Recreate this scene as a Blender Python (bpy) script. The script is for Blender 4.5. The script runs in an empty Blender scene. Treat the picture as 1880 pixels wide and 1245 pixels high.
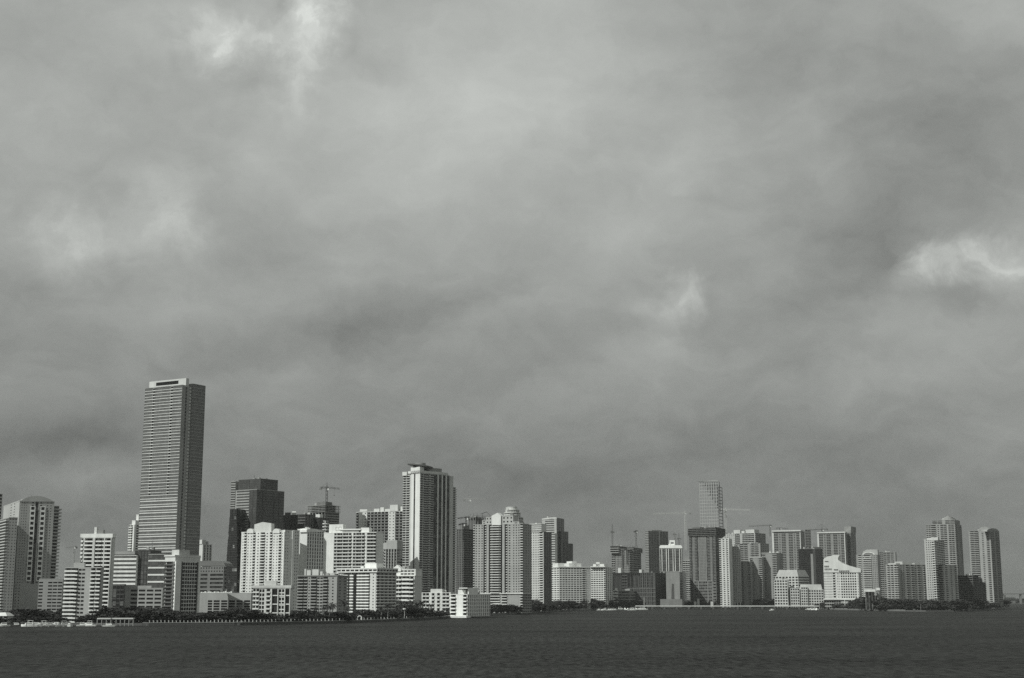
import bpy, bmesh, math, random
from mathutils import Vector, Matrix
R = random.Random(7)
rad = math.radians
sc = bpy.context.scene
col = sc.collection

# ------------------------------------------------------------------ camera
PW, PH = 1880.0, 1245.0            # photograph size, used to read bearings
FPX = 50.0 / 36.0 * PW             # 50 mm lens on 36 mm film
CAMH = 18.0
HOR = 1098.0
PITCH = math.atan((HOR - PH / 2) / FPX)
cam_d = bpy.data.cameras.new('camera'); cam = bpy.data.objects.new('camera', cam_d); col.objects.link(cam)
cam_d.lens = 50; cam_d.sensor_width = 36; cam_d.clip_start = 1; cam_d.clip_end = 60000
cam.location = (0, 0, CAMH); cam.rotation_euler = (math.pi / 2 + PITCH, 0, 0)
sc.camera = cam
cp, sp_ = math.cos(PITCH), math.sin(PITCH)

def ray(x, y):
    dx = (x - PW / 2) / FPX; dy = (PH / 2 - y) / FPX
    return (dx, cp - dy * sp_, sp_ + dy * cp)
def az(x, y=HOR):
    r = ray(x, y); return r[0] / r[1]
def zat(x, y, Y):
    r = ray(x, y); return CAMH + r[2] / r[1] * Y
def ground(x, y, z=0.0):
    r = ray(x, y); t = (z - CAMH) / r[2]; return Vector((r[0] * t, r[1] * t))
def at(x, Y, y=HOR):
    return Vector((az(x, y) * Y, Y))

# --------------------------------------------------------------- materials
def g(v): return (v * .98, v, v * .96, 1)
MATS = {}
def nodes(m):
    m.use_nodes = True; nt = m.node_tree; nt.nodes.clear(); return nt
def mat_wall(v, rough=.8, stain=.22):
    """painted concrete / stucco with soft weather stains and vertical streaks"""
    v = round(v, 3); k = ('wall', v, rough, stain)
    if k in MATS: return MATS[k]
    m = bpy.data.materials.new('painted_concrete'); nt = nodes(m); N = nt.nodes; L = nt.links
    out = N.new('ShaderNodeOutputMaterial'); bs = N.new('ShaderNodeBsdfPrincipled'); L.new(bs.outputs[0], out.inputs[0])
    geo = N.new('ShaderNodeNewGeometry')
    mp = N.new('ShaderNodeMapping'); mp.inputs['Scale'].default_value = (.35, .35, .03); L.new(geo.outputs['Position'], mp.inputs[0])
    n1 = N.new('ShaderNodeTexNoise'); n1.inputs['Scale'].default_value = 1; n1.inputs['Detail'].default_value = 3; L.new(mp.outputs[0], n1.inputs[0])
    n2 = N.new('ShaderNodeTexNoise'); n2.inputs['Scale'].default_value = .09; n2.inputs['Detail'].default_value = 4; L.new(geo.outputs['Position'], n2.inputs[0])
    ad = N.new('ShaderNodeMath'); ad.operation = 'MULTIPLY_ADD'; ad.inputs[1].default_value = .5; L.new(n1.outputs[0], ad.inputs[0])
    hf = N.new('ShaderNodeMath'); hf.operation = 'MULTIPLY'; hf.inputs[1].default_value = .5; L.new(n2.outputs[0], hf.inputs[0]); L.new(hf.outputs[0], ad.inputs[2])
    mr = N.new('ShaderNodeMapRange'); mr.inputs[1].default_value = .3; mr.inputs[2].default_value = .7
    mr.inputs[3].default_value = 1 - stain; mr.inputs[4].default_value = 1.06; L.new(ad.outputs[0], mr.inputs[0])
    mx = N.new('ShaderNodeVectorMath'); mx.operation = 'SCALE'; mx.inputs[0].default_value = g(v)[:3]; L.new(mr.outputs[0], mx.inputs[3])
    L.new(mx.outputs[0], bs.inputs['Base Color']); bs.inputs['Roughness'].default_value = rough
    bs.inputs['Specular IOR Level'].default_value = .25
    MATS[k] = m; return m
def mat_glass(v=.02, hi=.16, share=.3, rough=.12, spec=.5):
    """window glass: dark rooms, some with pale blinds, differing from pane to pane"""
    k = ('glass', v, hi, share, rough, spec)
    if k in MATS: return MATS[k]
    m = bpy.data.materials.new('window_glass'); nt = nodes(m); N = nt.nodes; L = nt.links
    out = N.new('ShaderNodeOutputMaterial'); bs = N.new('ShaderNodeBsdfPrincipled'); L.new(bs.outputs[0], out.inputs[0])
    geo = N.new('ShaderNodeNewGeometry')
    sn = N.new('ShaderNodeVectorMath'); sn.operation = 'SNAP'; sn.inputs[1].default_value = (2.7, 2.7, 3.1); L.new(geo.outputs['Position'], sn.inputs[0])
    wn = N.new('ShaderNodeTexWhiteNoise'); L.new(sn.outputs[0], wn.inputs[0])
    mr = N.new('ShaderNodeMapRange'); mr.inputs[1].default_value = 1 - share; mr.inputs[2].default_value = 1
    mr.inputs[3].default_value = 0; mr.inputs[4].default_value = 1; L.new(wn.outputs[0], mr.inputs[0])
    mx = N.new('ShaderNodeMix'); mx.data_type = 'RGBA'; mx.inputs[6].default_value = g(v); mx.inputs[7].default_value = g(hi)
    L.new(mr.outputs[0], mx.inputs[0]); L.new(mx.outputs[2], bs.inputs['Base Color'])
    bs.inputs['Roughness'].default_value = rough; bs.inputs['Specular IOR Level'].default_value = spec
    MATS[k] = m; return m
def mat_plain(name, v, rough=.6, metal=0.0):
    k = (name, v, rough)
    if k in MATS: return MATS[k]
    m = bpy.data.materials.new(name); nt = nodes(m); N = nt.nodes; L = nt.links
    out = N.new('ShaderNodeOutputMaterial'); bs = N.new('ShaderNodeBsdfPrincipled'); L.new(bs.outputs[0], out.inputs[0])
    geo = N.new('ShaderNodeNewGeometry'); n = N.new('ShaderNodeTexNoise'); n.inputs['Scale'].default_value = .6; L.new(geo.outputs['Position'], n.inputs[0])
    mr = N.new('ShaderNodeMapRange'); mr.inputs[3].default_value = .7; mr.inputs[4].default_value = 1.25; L.new(n.outputs[0], mr.inputs[0])
    mx = N.new('ShaderNodeVectorMath'); mx.operation = 'SCALE'; mx.inputs[0].default_value = g(v)[:3]; L.new(mr.outputs[0], mx.inputs[3])
    L.new(mx.outputs[0], bs.inputs['Base Color']); bs.inputs['Roughness'].default_value = rough; bs.inputs['Metallic'].default_value = metal
    MATS[k] = m; return m
ROOF = lambda: mat_plain('roofing', .3, .9)
STEEL = lambda: mat_plain('painted_steel', .1, .6)

# ------------------------------------------------------------ mesh helpers
class MB:
    def __init__(s): s.v = []; s.f = []
    def quad(s, a, b, c, d):
        i = len(s.v); s.v += [a, b, c, d]; s.f.append((i, i + 1, i + 2, i + 3))
    def hexa(s, p):           # p: 4 bottom + 4 top
        i = len(s.v); s.v += p
        for f in ((0, 3, 2, 1), (4, 5, 6, 7), (0, 1, 5, 4), (1, 2, 6, 5), (2, 3, 7, 6), (3, 0, 4, 7)):
            s.f.append(tuple(i + k for k in f))
    def box(s, c, d, rot=0):
        cx, cy, cz = c; x, y, z = d[0] / 2, d[1] / 2, d[2] / 2; co, si = math.cos(rot), math.sin(rot)
        q = [(-x, -y), (x, -y), (x, y), (-x, y)]
        p = [(cx + a * co - b * si, cy + a * si + b * co) for a, b in q]
        s.hexa([(a, b, cz - z) for a, b in p] + [(a, b, cz + z) for a, b in p])
    def bar(s, a, b, w, w2=None):
        a = Vector(a); b = Vector(b); d = (b - a).normalized(); w2 = w if w2 is None else w2
        u = d.cross(Vector((0, 0, 1)));
        if u.length < 1e-3: u = Vector((1, 0, 0))
        u.normalize(); t = u.cross(d)
        s.hexa([tuple(a + u * i * w / 2 + t * j * w / 2) for i, j in ((-1, -1), (1, -1), (1, 1), (-1, 1))] +
               [tuple(b + u * i * w2 / 2 + t * j * w2 / 2) for i, j in ((-1, -1), (1, -1), (1, 1), (-1, 1))])
    def prism(s, pts, z0, z1):       # vertical prism on a polygon, CCW from above
        i = len(s.v); n = len(pts)
        s.v += [(p[0], p[1], z0) for p in pts] + [(p[0], p[1], z1) for p in pts]
        s.f.append(tuple(range(i + n - 1, i - 1, -1))); s.f.append(tuple(range(i + n, i + 2 * n)))
        for k in range(n):
            j = (k + 1) % n; s.f.append((i + k, i + j, i + n + j, i + n + k))
    def mesh(s, name, m, off=(0, 0, 0), smooth=False):
        me = bpy.data.meshes.new(name); ox, oy, oz = off
        me.from_pydata([(a[0] - ox, a[1] - oy, a[2] - oz) for a in s.v], [], s.f); me.materials.append(m)
        if smooth: me.polygons.foreach_set('use_smooth', [True] * len(me.polygons))
        me.update(); return me
def link(name, me, parent=None, M=None, kind=None):
    o = bpy.data.objects.new(name, me); col.objects.link(o)
    if parent is not None: o.parent = parent
    if M is not None: o.matrix_local = M
    if kind: o['kind'] = kind
    return o
def tag(o, label, cat, group=None, kind=None):
    if label: o['label'] = label
    if cat: o['category'] = cat
    if group: o['group'] = group
    if kind: o['kind'] = kind
    return o
def empty(name, loc, label, cat, group=None, rz=0):
    o = bpy.data.objects.new(name, None); col.objects.link(o); o.location = loc; o.rotation_euler = (0, 0, rz)
    return tag(o, label, cat, group)
def copy_thing(r, loc, rz, label, group, scale=None):
    c = r.copy(); col.objects.link(c); c.location = loc; c.rotation_euler = (0, 0, rz)
    if scale: c.scale = scale
    c['label'] = label; c['group'] = group
    for ch in list(r.children):
        d = ch.copy(); col.objects.link(d); d.parent = c
        for gch in ch.children:
            e = gch.copy(); col.objects.link(e); e.parent = d
    return c

# ------------------------------------------- shared unit pieces (scaled copies)
UNIT = {}
def unit_window(m):
    k = ('win', m.name)
    if k not in UNIT:
        b = MB(); b.quad((-.5, 0, 0), (.5, 0, 0), (.5, 0, 1), (-.5, 0, 1)); UNIT[k] = (b.mesh('window', m), b)
    return UNIT[k]
def unit_balcony(m):
    k = ('bal', m.name)
    if k not in UNIT:      # slab, front parapet, two end parapets; depth along -y
        b = MB()
        b.box((0, -.5, .09), (1, 1, .18)); b.box((0, -.95, .59), (1, .1, .82))
        b.box((-.485, -.45, .59), (.03, .9, .82)); b.box((.485, -.45, .59), (.03, .9, .82))
        UNIT[k] = (b.mesh('balcony', m), b)
    return UNIT[k]

# ---------------------------------------------------------------- buildings
STY = {
 '': {},
 'dot': dict(wf=.34, hf=.34), 'sm': dict(wf=.42, hf=.42), 'big': dict(wf=.8, hf=.74), 'wide': dict(wf=.82, hf=.5), 'tall': dict(wf=.5, hf=.8),
 'thin': dict(hf=.78), 'half': dict(hf=.5), 'fat': dict(hf=.38), 'deep': dict(rec=2.0, proj=.9), 'flat': dict(proj=.5, rec=.8), 'out': dict(proj=2.0, rec=.4),
 'lite': dict(ph=.24), 'hv': dict(ph=.46), 'glassy': dict(ph=.3, proj=.3, rec=.5), 'alt': dict(hf=.74, alt=.45), 'low': dict(ph=.16, proj=1.2), 'up': dict(hf=.7, alt=.35), 'base': dict(hf=.45, alt=.2), 'dk': dict(wf=.94, hf=.66, dark=1, rec=.8), 'band': dict(wf=.96, hf=.5, dark=1), 'sq': dict(wf=.66, hf=.6), 'strip': dict(wf=.86, hf=.42),
}
class Bld:
    CAP = 100
    def __init__(s, name, label, cat, p, wall=.6, glass=None, bal=None, trim=None, group=None):
        s.loc = Vector((p[0], p[1], 1.5)); s.root = empty(name, s.loc, label, cat, group)
        s.wall = mat_wall(wall); s.glass = glass or mat_glass(); s.balm = mat_wall(bal if bal is not None else min(.85, wall * 1.1))
        s.trim = mat_wall(trim) if trim else s.wall
        s.parts = {}; s.tops = []; s.clutter = True; s.wins = []; s.bals = []; s.rec = None
    def mb(s, part='wall', m=None):
        m = m or s.wall; k = (part, m.name)
        if k not in s.parts: s.parts[k] = (MB(), m)
        return s.parts[k][0]
    # one facade from P0 to P1 (left to right as seen from outside)
    def facade(s, P0, P1, z0, z1, nf, spec, part='wall', wm=None):
        P0 = Vector((P0[0], P0[1])); P1 = Vector((P1[0], P1[1])); U = P1 - P0; Wd = U.length
        if Wd < .05: return
        U /= Wd; Nn = Vector((U.y, -U.x)); wm = wm or s.wall
        W = s.mb(part, wm)
        def pt(u, z, v): return (P0.x + U.x * u + Nn.x * v, P0.y + U.y * u + Nn.y * v, z)
        def q(mb, u0, u1, za, zb, v): mb.quad(pt(u0, za, v), pt(u1, za, v), pt(u1, zb, v), pt(u0, zb, v))
        def bx(mb, u0, u1, za, zb, v0, v1):
            mb.hexa([pt(u0, za, v1), pt(u1, za, v1), pt(u1, za, v0), pt(u0, za, v0), pt(u0, zb, v1), pt(u1, zb, v1), pt(u1, zb, v0), pt(u0, zb, v0)])
        Rm = Matrix(((U.x, -Nn.x, 0), (U.y, -Nn.y, 0), (0, 0, 1)))
        def win(u0, u1, za, zb, v, kind='window'):
            M = Matrix.Translation(Vector(pt((u0 + u1) / 2, za, v)) - s.loc) @ Rm.to_4x4() @ Matrix.Diagonal((u1 - u0, 1, zb - za, 1))
            s.wins.append(((u1 - u0) * (zb - za), kind, s.glass, M))
        def bal(u0, u1, za, h, d, v0):
            M = Matrix.Translation(Vector(pt((u0 + u1) / 2, za, v0)) - s.loc) @ Rm.to_4x4() @ Matrix.Diagonal((u1 - u0, d, h, 1))
            s.bals.append(((u1 - u0) * h, 'balcony', s.balm, M))
        if isinstance(spec, str): spec = spec.split()
        cols = []
        for t in spec:
            st = ''
            if '/' in t: t, st = t.split('/')
            n = 1
            if ':' in t: t, n = t.split(':'); n = int(n)
            cols.append((t[0], float(t[1:]), n, STY[st]))
        tot = sum(c[1] for c in cols); u = 0.0; fh = (z1 - z0) / nf
        for k, wgt, n, st in cols:
            u0 = u; u1 = u + wgt / tot * Wd; u = u1; cw = (u1 - u0)
            if k == 'w': q(W, u0, u1, z0, z1, 0)
            elif k == 'p': bx(s.mb('pier', s.trim), u0, u1, z0, z1, -.6, .9)
            elif k == 'd':                                   # dark continuous glass strip
                q(s.mb('glass_strip', s.glass), u0, u1, z0, z1, -.4)
                W.quad(pt(u0, z0, 0), pt(u0, z0, -.4), pt(u0, z1, -.4), pt(u0, z1, 0)); W.quad(pt(u1, z0, -.4), pt(u1, z0, 0), pt(u1, z1, 0), pt(u1, z1, -.4))
            elif k in 'gr':
                rec = st.get('rec', .4); hf = st.get('hf', .5 if k == 'g' else .55); wf = st.get('wf', .55) if k == 'g' else 1.0; alt = st.get('alt')
                ww = cw / n * wf; keep = s.glass
                if st.get('dark'): s.glass = mat_glass(.008, .03, .2, .4, .2)
                for i in range(nf):
                    za = z0 + i * fh; zb = za + fh; h = hf
                    if alt and i % 2: h = 1 - (1 - hf) * alt
                    b0 = za + fh * (1 - h) * .6; b1 = b0 + fh * h
                    q(W, u0, u1, za, b0, 0); q(W, u0, u1, b1, zb, 0)
                    W.quad(pt(u0, b0, 0), pt(u1, b0, 0), pt(u1, b0, -rec), pt(u0, b0, -rec)); W.quad(pt(u0, b1, -rec), pt(u1, b1, -rec), pt(u1, b1, 0), pt(u0, b1, 0))
                    e = u0
                    for j in range(n):
                        a = u0 + (j + .5) * cw / n - ww / 2; c = a + ww
                        if a - e > .01: q(W, e, a, b0, b1, 0)
                        W.quad(pt(a, b0, 0), pt(a, b0, -rec), pt(a, b1, -rec), pt(a, b1, 0)); W.quad(pt(c, b0, -rec), pt(c, b0, 0), pt(c, b1, 0), pt(c, b1, -rec))
                        win(a, c, b0, b1, -rec, 'window' if k == 'g' else 'window_band'); e = c
                    if u1 - e > .01: q(W, e, u1, b0, b1, 0)
                s.glass = keep
            elif k == 'b':
                rec = st.get('rec', 1.0); proj = st.get('proj', 1.4); ph = st.get('ph', .36); cwid = cw / n
                for j in range(n + 1):
                    a = u0 + j * cwid; t = .18
                    if 0 < j < n: bx(W, a - t, a + t, z0, z1, -rec, proj * .5)
                W.quad(pt(u0, z0, 0), pt(u0, z0, -rec), pt(u0, z1, -rec), pt(u0, z1, 0)); W.quad(pt(u1, z0, -rec), pt(u1, z0, 0), pt(u1, z1, 0), pt(u1, z1, -rec))
                for i in range(nf):
                    za = z0 + i * fh
                    q(W, u0, u1, za, za + fh * .16, -rec)
                    for j in range(n):
                        a = u0 + j * cwid; c = a + cwid; pw = cwid * .14
                        q(W, a, a + pw, za + fh * .16, za + fh, -rec); q(W, c - pw, c, za + fh * .16, za + fh, -rec)
                        win(a + pw, c - pw, za + fh * .16, za + fh, -rec, 'window')
                        bal(a + .02, c - .02, za, fh * ph, rec + proj, -rec)
            elif k == 'c':                                   # curtain wall: band per floor and proud mullions
                dk = s.mb('spandrel', s.trim)
                hf = st.get('hf', .8)
                for i in range(nf):
                    za = z0 + i * fh; b1 = za + fh * hf
                    win(u0, u1, za, b1, 0, 'window_band'); q(dk, u0, u1, b1, za + fh, .03)
                mm = s.mb('mullion', s.trim)
                for j in range(1, n):
                    a = u0 + j * cw / n; bx(mm, a - .12, a + .12, z0, z1, -.02, .25)
            elif k == 'v':                                   # dark glass with pale vertical fins
                for i in range(nf):
                    za = z0 + i * fh; b1 = za + fh * .84
                    win(u0, u1, za, b1, -.3, 'window_band'); q(W, u0, u1, b1, za + fh, -.2)
                fm = s.mb('fin', s.trim)
                for j in range(n + 1):
                    a = u0 + j * cw / n; t = st.get('t', .45); bx(fm, max(u0, a - t), min(u1, a + t), z0, z1, -.3, .9)
            elif k == 'f':                                   # bare frame: slabs and columns, nothing between
                sl = s.mb('floor_slab', s.wall); cm = s.mb('column', s.wall)
                for j in range(n + 1):
                    a = u0 + j * cw / n; bx(cm, max(u0, a - .35), min(u1, a + .35), z0, z1, -.7, 0)
    def vol(s, pts, z0, z1, nf=None, specs=None, roof=True, part='wall', wm=None, coping=.6, over=.25):
        specs = specs or {}; n = len(pts); nf = nf or max(1, round((z1 - z0) / 3.1))
        for k in range(n):
            s.facade(pts[k], pts[(k + 1) % n], z0, z1, nf, specs.get(k, 'w1'), part, wm)
        if roof:
            c = Vector((0, 0))
            for p in pts: c += Vector((p[0], p[1]))
            c /= n
            pp = []
            for p in pts:
                d = Vector((p[0], p[1])) - c; pp.append(c + d * (1 + over / max(.1, d.length)))
            s.mb('roof', wm or s.trim).prism(pp, z1, z1 + coping); s.tops.append((z1 + coping, pts))
        return s
    def box(s, part, pts, z0, z1, m=None):
        s.mb(part, m or s.wall).prism(pts, z0, z1)
    def slab(s, part, P0, P1, px, v0, v1, m=None):
        """a piece with an outline in the facade plane (read as bearings), thick from v0 to v1"""
        P0 = Vector((P0[0], P0[1])); U = (Vector((P1[0], P1[1])) - P0); U.normalize(); Nn = Vector((U.y, -U.x))
        fr = []; P = P0 + Nn * v1
        for x, y in px:
            r = ray(x, y); t = P.dot(Nn) / (r[0] * Nn.x + r[1] * Nn.y)
            fr.append(Vector((r[0] * t, r[1] * t, CAMH + r[2] * t)))
        mb = s.mb(part, m or s.wall); i = len(mb.v); n = len(fr); off = Vector((Nn.x, Nn.y, 0)) * (v0 - v1)
        mb.v += [tuple(p) for p in fr] + [tuple(p + off) for p in fr]
        mb.f.append(tuple(range(i, i + n))); mb.f.append(tuple(range(i + 2 * n - 1, i + n - 1, -1)))
        for k in range(n):
            j = (k + 1) % n; mb.f.append((i + k, i + n + k, i + n + j, i + j))
    def done(s):
        # rooftop units and an aerial on the highest roof
        if s.tops and s.clutter:
            z, pts = max(s.tops, key=lambda t: t[0]); rr = random.Random(int(abs(s.loc.x) * 7))
            if len(pts) == 4 and (pts[1] - pts[0]).length > 11 and (pts[2] - pts[1]).length > 7:
                def spot(m): a, c = m + (1 - 2 * m) * rr.random(), m + (.9 - 2 * m) * rr.random(); return pts[0] + (pts[1] - pts[0]) * a + (pts[2] - pts[1]) * c
                d = pts[1] - pts[0]; rot = math.atan2(d.y, d.x)
                for k in range(rr.choice((2, 3, 4))):
                    P = spot(.16); w, l, h = 1.6 + 2.6 * rr.random(), 1.5 + 2 * rr.random(), 1 + 2.2 * rr.random(); mb = MB(); mb.box((P.x, P.y, z + h / 2), (w, l, h), rot); mb.box((P.x, P.y, z + h + .15), (w * .6, l * .6, .3), rot)
                    link('roof_unit', mb.mesh('roof_unit', mat_wall(rr.choice((.2, .35, .5))), s.loc), s.root)
                if rr.random() < .6:
                    P = spot(.2); h = 4 + 5 * rr.random(); mb = MB(); mb.bar((P.x, P.y, z), (P.x, P.y, z + h), .35, .15); mb.bar((P.x - .9, P.y, z + h * .75), (P.x + .9, P.y, z + h * .75), .15)
                    link('aerial', mb.mesh('aerial', STEEL(), s.loc), s.root)
        for (part, _), (mb, m) in s.parts.items():
            if mb.f: link(part, mb.mesh(part, m, s.loc), s.root)
        for lst, unit, many in ((s.wins, unit_window, None), (s.bals, unit_balcony, None)):
            kinds = {}
            for it in lst: kinds.setdefault(it[1], []).append(it)
            for kind, its in kinds.items():
                its.sort(key=lambda t: -t[0])
                for a, k, m, M in its[:s.CAP]:
                    link(kind, unit(m)[0], s.root, M)
                rest = its[s.CAP:]
                if rest:
                    byM = {}
                    for a, k, m, M in rest: byM.setdefault(m.name, (m, []))[1].append(M)
                    for mn, (m, Ms) in byM.items():
                        src = unit(m)[1]; mb = MB()
                        for M in Ms:
                            i = len(mb.v); mb.v += [tuple(M @ Vector(v)) for v in src.v]; mb.f += [tuple(i + q for q in f) for f in src.f]
                        nm = {'window': 'further_windows', 'window_band': 'further_window_bands', 'balcony': 'further_balconies'}[kind]
                        link(nm, mb.mesh(nm, m), s.root, kind='stuff')
        return s.root

def rect(xl, xc, xr, Y, th, y=HOR, dep=None, wid=None):
    """footprint L, C, R, back from the bearings of its left, near and right corners"""
    t = rad(th); C = at(xc, Y, y); dl = Vector((-math.cos(t), math.sin(t))); dr = Vector((math.sin(t), math.cos(t)))
    def hit(d, x):
        a = az(x, y); return (a * C.y - C.x) / (d.x - a * d.y)
    wl = wid if xl is None else hit(dl, xl); wr = dep if xr is None else hit(dr, xr)
    if not 0 < wl < 200: wl = 30
    if not 0 < wr < 90: wr = 30
    L_, R_ = C + dl * wl, C + dr * wr
    return [L_, C, R_, L_ + R_ - C]
def ext(p, x1, back=2.0, deep=18, y=HOR, x0=None, side=2):
    """footprint continuing the right face of p to the bearing x1, set back a little"""
    U = (p[2] - p[1]).normalized(); Nn = Vector((U.y, -U.x)); S_ = p[2] - Nn * back + U * .05
    a = az(x1, y); s = (a * S_.y - S_.x) / (U.x - a * U.y); E = S_ + U * s
    return [S_ - Nn * deep, S_, E, E - Nn * deep]
def top(x, y, Y): return zat(x, y, Y)
def sub(pts, a0, a1, b0=0.0, b1=1.0):
    """part of a footprint: a along L-C, b from front to back along C-R"""
    L_, C, R_, B_ = pts
    def f(a, b): return L_ + (C - L_) * a + (R_ - C) * b
    return [f(a0, b0), f(a1, b0), f(a1, b1), f(a0, b1)]
def arc(c, r, a0, a1, n):
    return [Vector((c[0] + r * math.cos(rad(a0 + (a1 - a0) * i / n)), c[1] + r * math.sin(rad(a0 + (a1 - a0) * i / n)))) for i in range(n + 1)]
Z0 = 1.4
# ======================================================= buildings, left third
# --- sliver at the edge of the frame
p = rect(-70, -16, 4.5, 1220, 35, 907)
b = Bld('apartment_tower', 'dark narrow balconied tower cut off by the left edge of the photo', 'apartment tower', p[1], .3, bal=.5)
b.vol(p, Z0, top(4.5, 907, 1220), 36, {0: 'b2:4', 1: 'b1:3/flat'}); b.done()

# --- arch-topped tower
Y = 1090
p = rect(6, 35, 99, Y, 62, 940)
zt = top(35, 920, Y); zm0 = top(66, 1072, Y)
b = Bld('apartment_tower', 'tall shaded tower with an arched roofline and two columns of large square windows', 'apartment tower', p[1], .44, bal=.5)
b.vol(p, zm0, zt, 30, {0: 'w2 g2:2/dot w1', 1: 'w.5 g2.2:3/dot w.7 g1.7:1/sm d1 g1.7:1/sm w.7 g2.2:2/dot w.5'})
b.vol(sub(p, 0, 1), Z0, zm0, 12, {0: 'w1', 1: 'g1.4:2/dot w5 g1.4:2/dot'}, roof=False)
C, Rr = p[1], p[2]; U = (Rr - C).normalized(); Nn = Vector((U.y, -U.x))
# pale frames round the two columns of large windows
wd = (Rr - C).length
for f0, f1 in ((.31, .46), (.6, .75)):
    a, c = C + U * wd * f0 + Nn * .5, C + U * wd * f1 + Nn * .5
    sv = b.glass; b.glass = mat_glass(.015, .05, .3, .15, .4)
    b.facade(a, c, zm0 + 2, zt - 3.5, 15, 'g1:1/sq', 'west_window_frame' if f0 < .4 else 'east_window_frame', mat_wall(.85)); b.glass = sv
# arched crown
pts = []
for i in range(13):
    t = i / 12; pts.append((36 + (98 - 36) * t, 920.5 - 10 * math.sin(math.pi * t) ** .8 if 0 < i < 12 else 921))
b.slab('arched_crown', C, Rr, pts, -14, .35)
# lower shoulder on the right with protruding balconies
q = ext(p, 108.5, 1.5, 22, 940)
b.vol(q, Z0, top(104, 928, Y), 34, {1: 'b1:1/flat', 2: 'b1:2/out', 0: 'w1'}, part='shoulder_wall')
# lit wing on the left, lower
q = rect(-10, 16, 32, 1062, 61, 960)
b.vol(q, Z0, top(17, 951, 1062), 34, {0: 'w1 b4:3/out', 1: 'g1:3/dot'}, part='wing_wall', wm=mat_wall(.4))
b.done()

# --- garage beside it
Y = 1048
p = rect(70, 114, 118, Y, 4)
b = Bld('parking_garage', 'low grey parking garage with rows of dark openings beside the arch-topped tower', 'parking garage', p[1], .28, mat_glass(.01, .02, .2, .8, .1))
b.vol(p, Z0, top(117, 1064, Y), 1, {0: 'w1'}, roof=True)
b.facade(p[0] + Vector((0, -.6)), p[1] + Vector((0, -.6)), Z0, top(117, 1067, Y), 12, 'g1.1:1/strip w1 g3.4:3/strip', 'screen_wall'); b.done()

# --- front balconied block with solid pier
Y = 985
p = rect(117, 183, 188, Y, 7, 1100)
zt = top(150, 1043, Y)
b = Bld('apartment_block', 'pale mid-rise block at the shore with thin white balcony lines and one blank pier', 'apartment block', p[1], .42, bal=.8)
b.vol(p, Z0, zt, 14, {0: 'b2:1/hv b1.8:1/hv b.9:1 g2.6:2/wide w2 b1.6:1/deep w.3 b1.7:1'})
b.box('penthouse', sub(p, .22, .52, .1, .5), zt + .6, zt + 3.6); b.box('lift_room', sub(p, .27, .4, .15, .4), zt + 3.6, zt + 5.6, mat_wall(.3)); b.done()

# --- taller twin behind it
Y = 1040
p = rect(149.5, 205, 211, Y, 6, 1000)
zt = top(158, 988, Y)
b = Bld('apartment_tower', 'white tower with deep dark balconies and a square roof box behind the pale mid-rise block', 'apartment tower', p[1], .6, mat_glass(.012, .05, .2), bal=.85)
b.vol(p, Z0, zt, 21, {0: 'b1:1/hv p.6 b3.6:1/deep p1 b1:1/flat b2:1/deep b1:1/flat p.5 b2.6:1/deep p.3'})
b.box('roof_cap', sub(p, -.05, 1.02, -.02, 1.02), zt + .6, zt + 3.2, mat_wall(.8))
b.box('lift_room', sub(p, .38, .46, .2, .7), zt + 3.2, zt + 8, mat_wall(.7)); b.box('water_tank', sub(p, .48, .68, .2, .7), zt + 3.2, zt + 6, mat_wall(.25)); b.done()

# --- long office with white ribbons, dark gap
Y = 1260
p = rect(200, 303, None, Y, 10, 1040, dep=30)
b = Bld('office_building', 'low office building striped with white ribbons and split by a dark recess', 'office building', p[1], .8, mat_glass(.07, .12, .5, .3))
zt = top(230, 1019, Y)
b.trim = mat_wall(.05); pa = sub(p, 0, .485); pb = sub(p, .7, 1); pc = sub(p, .485, .7, .12, .9)
b.vol(pa, Z0, zt, 15, {0: 'r1/half'}); b.vol(pb, Z0, zt + 1, 9, {0: 'r1/thin'}, part='annex_wall')
b.vol(pc, Z0, zt + 4, 14, {0: 'c1:4'}, part='recess_wall', wm=mat_wall(.1))  # recess walls and spandrels coloured dark to stand in for shade
b.box('penthouse', sub(p, .05, .4, .2, .6), zt + .6, zt + 3.5, mat_wall(.35)); b.done()

# --- dark low block and pale garage in front of it
Y = 1085
p = rect(206, 227, 230, Y, 6)
b = Bld('office_building', 'low dark blank block between the white balconied tower and the pale garage', 'office building', p[1], .1)
b.vol(p, Z0, top(230, 1074, Y), 8, {0: 'c1:3'}); b.done()
Y = 1050
p = rect(229, 298, 303, Y, 8)
zt = top(260, 1081, Y)
b = Bld('parking_garage', 'pale low garage with long dark openings and a blank end wall beside the pier-fronted tower', 'parking garage', p[1], .36, mat_glass(.012, .03, .2, .7, .2))
b.vol(p, Z0, zt, 8, {0: 'w.5 w.6 g7:4/wide w.1'})
b.box('parapet', sub(p, 0, .7, -.02, .3), zt, zt + 2.2)
b.done()

# --- the tallest tower
Y = 1400
yr = 900
p = rect(258, 326.5, 368, Y, 30, yr)
zc = top(336, 707, Y); zm = top(327, 908, Y); zb = top(322, 1018, Y)
gl = mat_glass(.11, .15, .5, .28, .4)  # grey base colour stands in for the sky mirrored in these panes
b = Bld('office_tower', 'tallest tower of the skyline, banded with thin white lines under a pale box crown', 'office tower', p[1], .6, gl, trim=.2)
b.vol(p, zm, zc, 36, {0: 'r3/up g.95:1/dk r6/up g.95:1/dk r3.4/up', 1: 'w1'}, roof=True, coping=.4, over=.05)
b.vol(p, zb, zm, 20, {0: 'r1/base', 1: 'w1'}, roof=False)
b.vol(p, Z0, zb, 10, {0: 'r1/half', 1: 'w1'}, roof=False)
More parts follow.
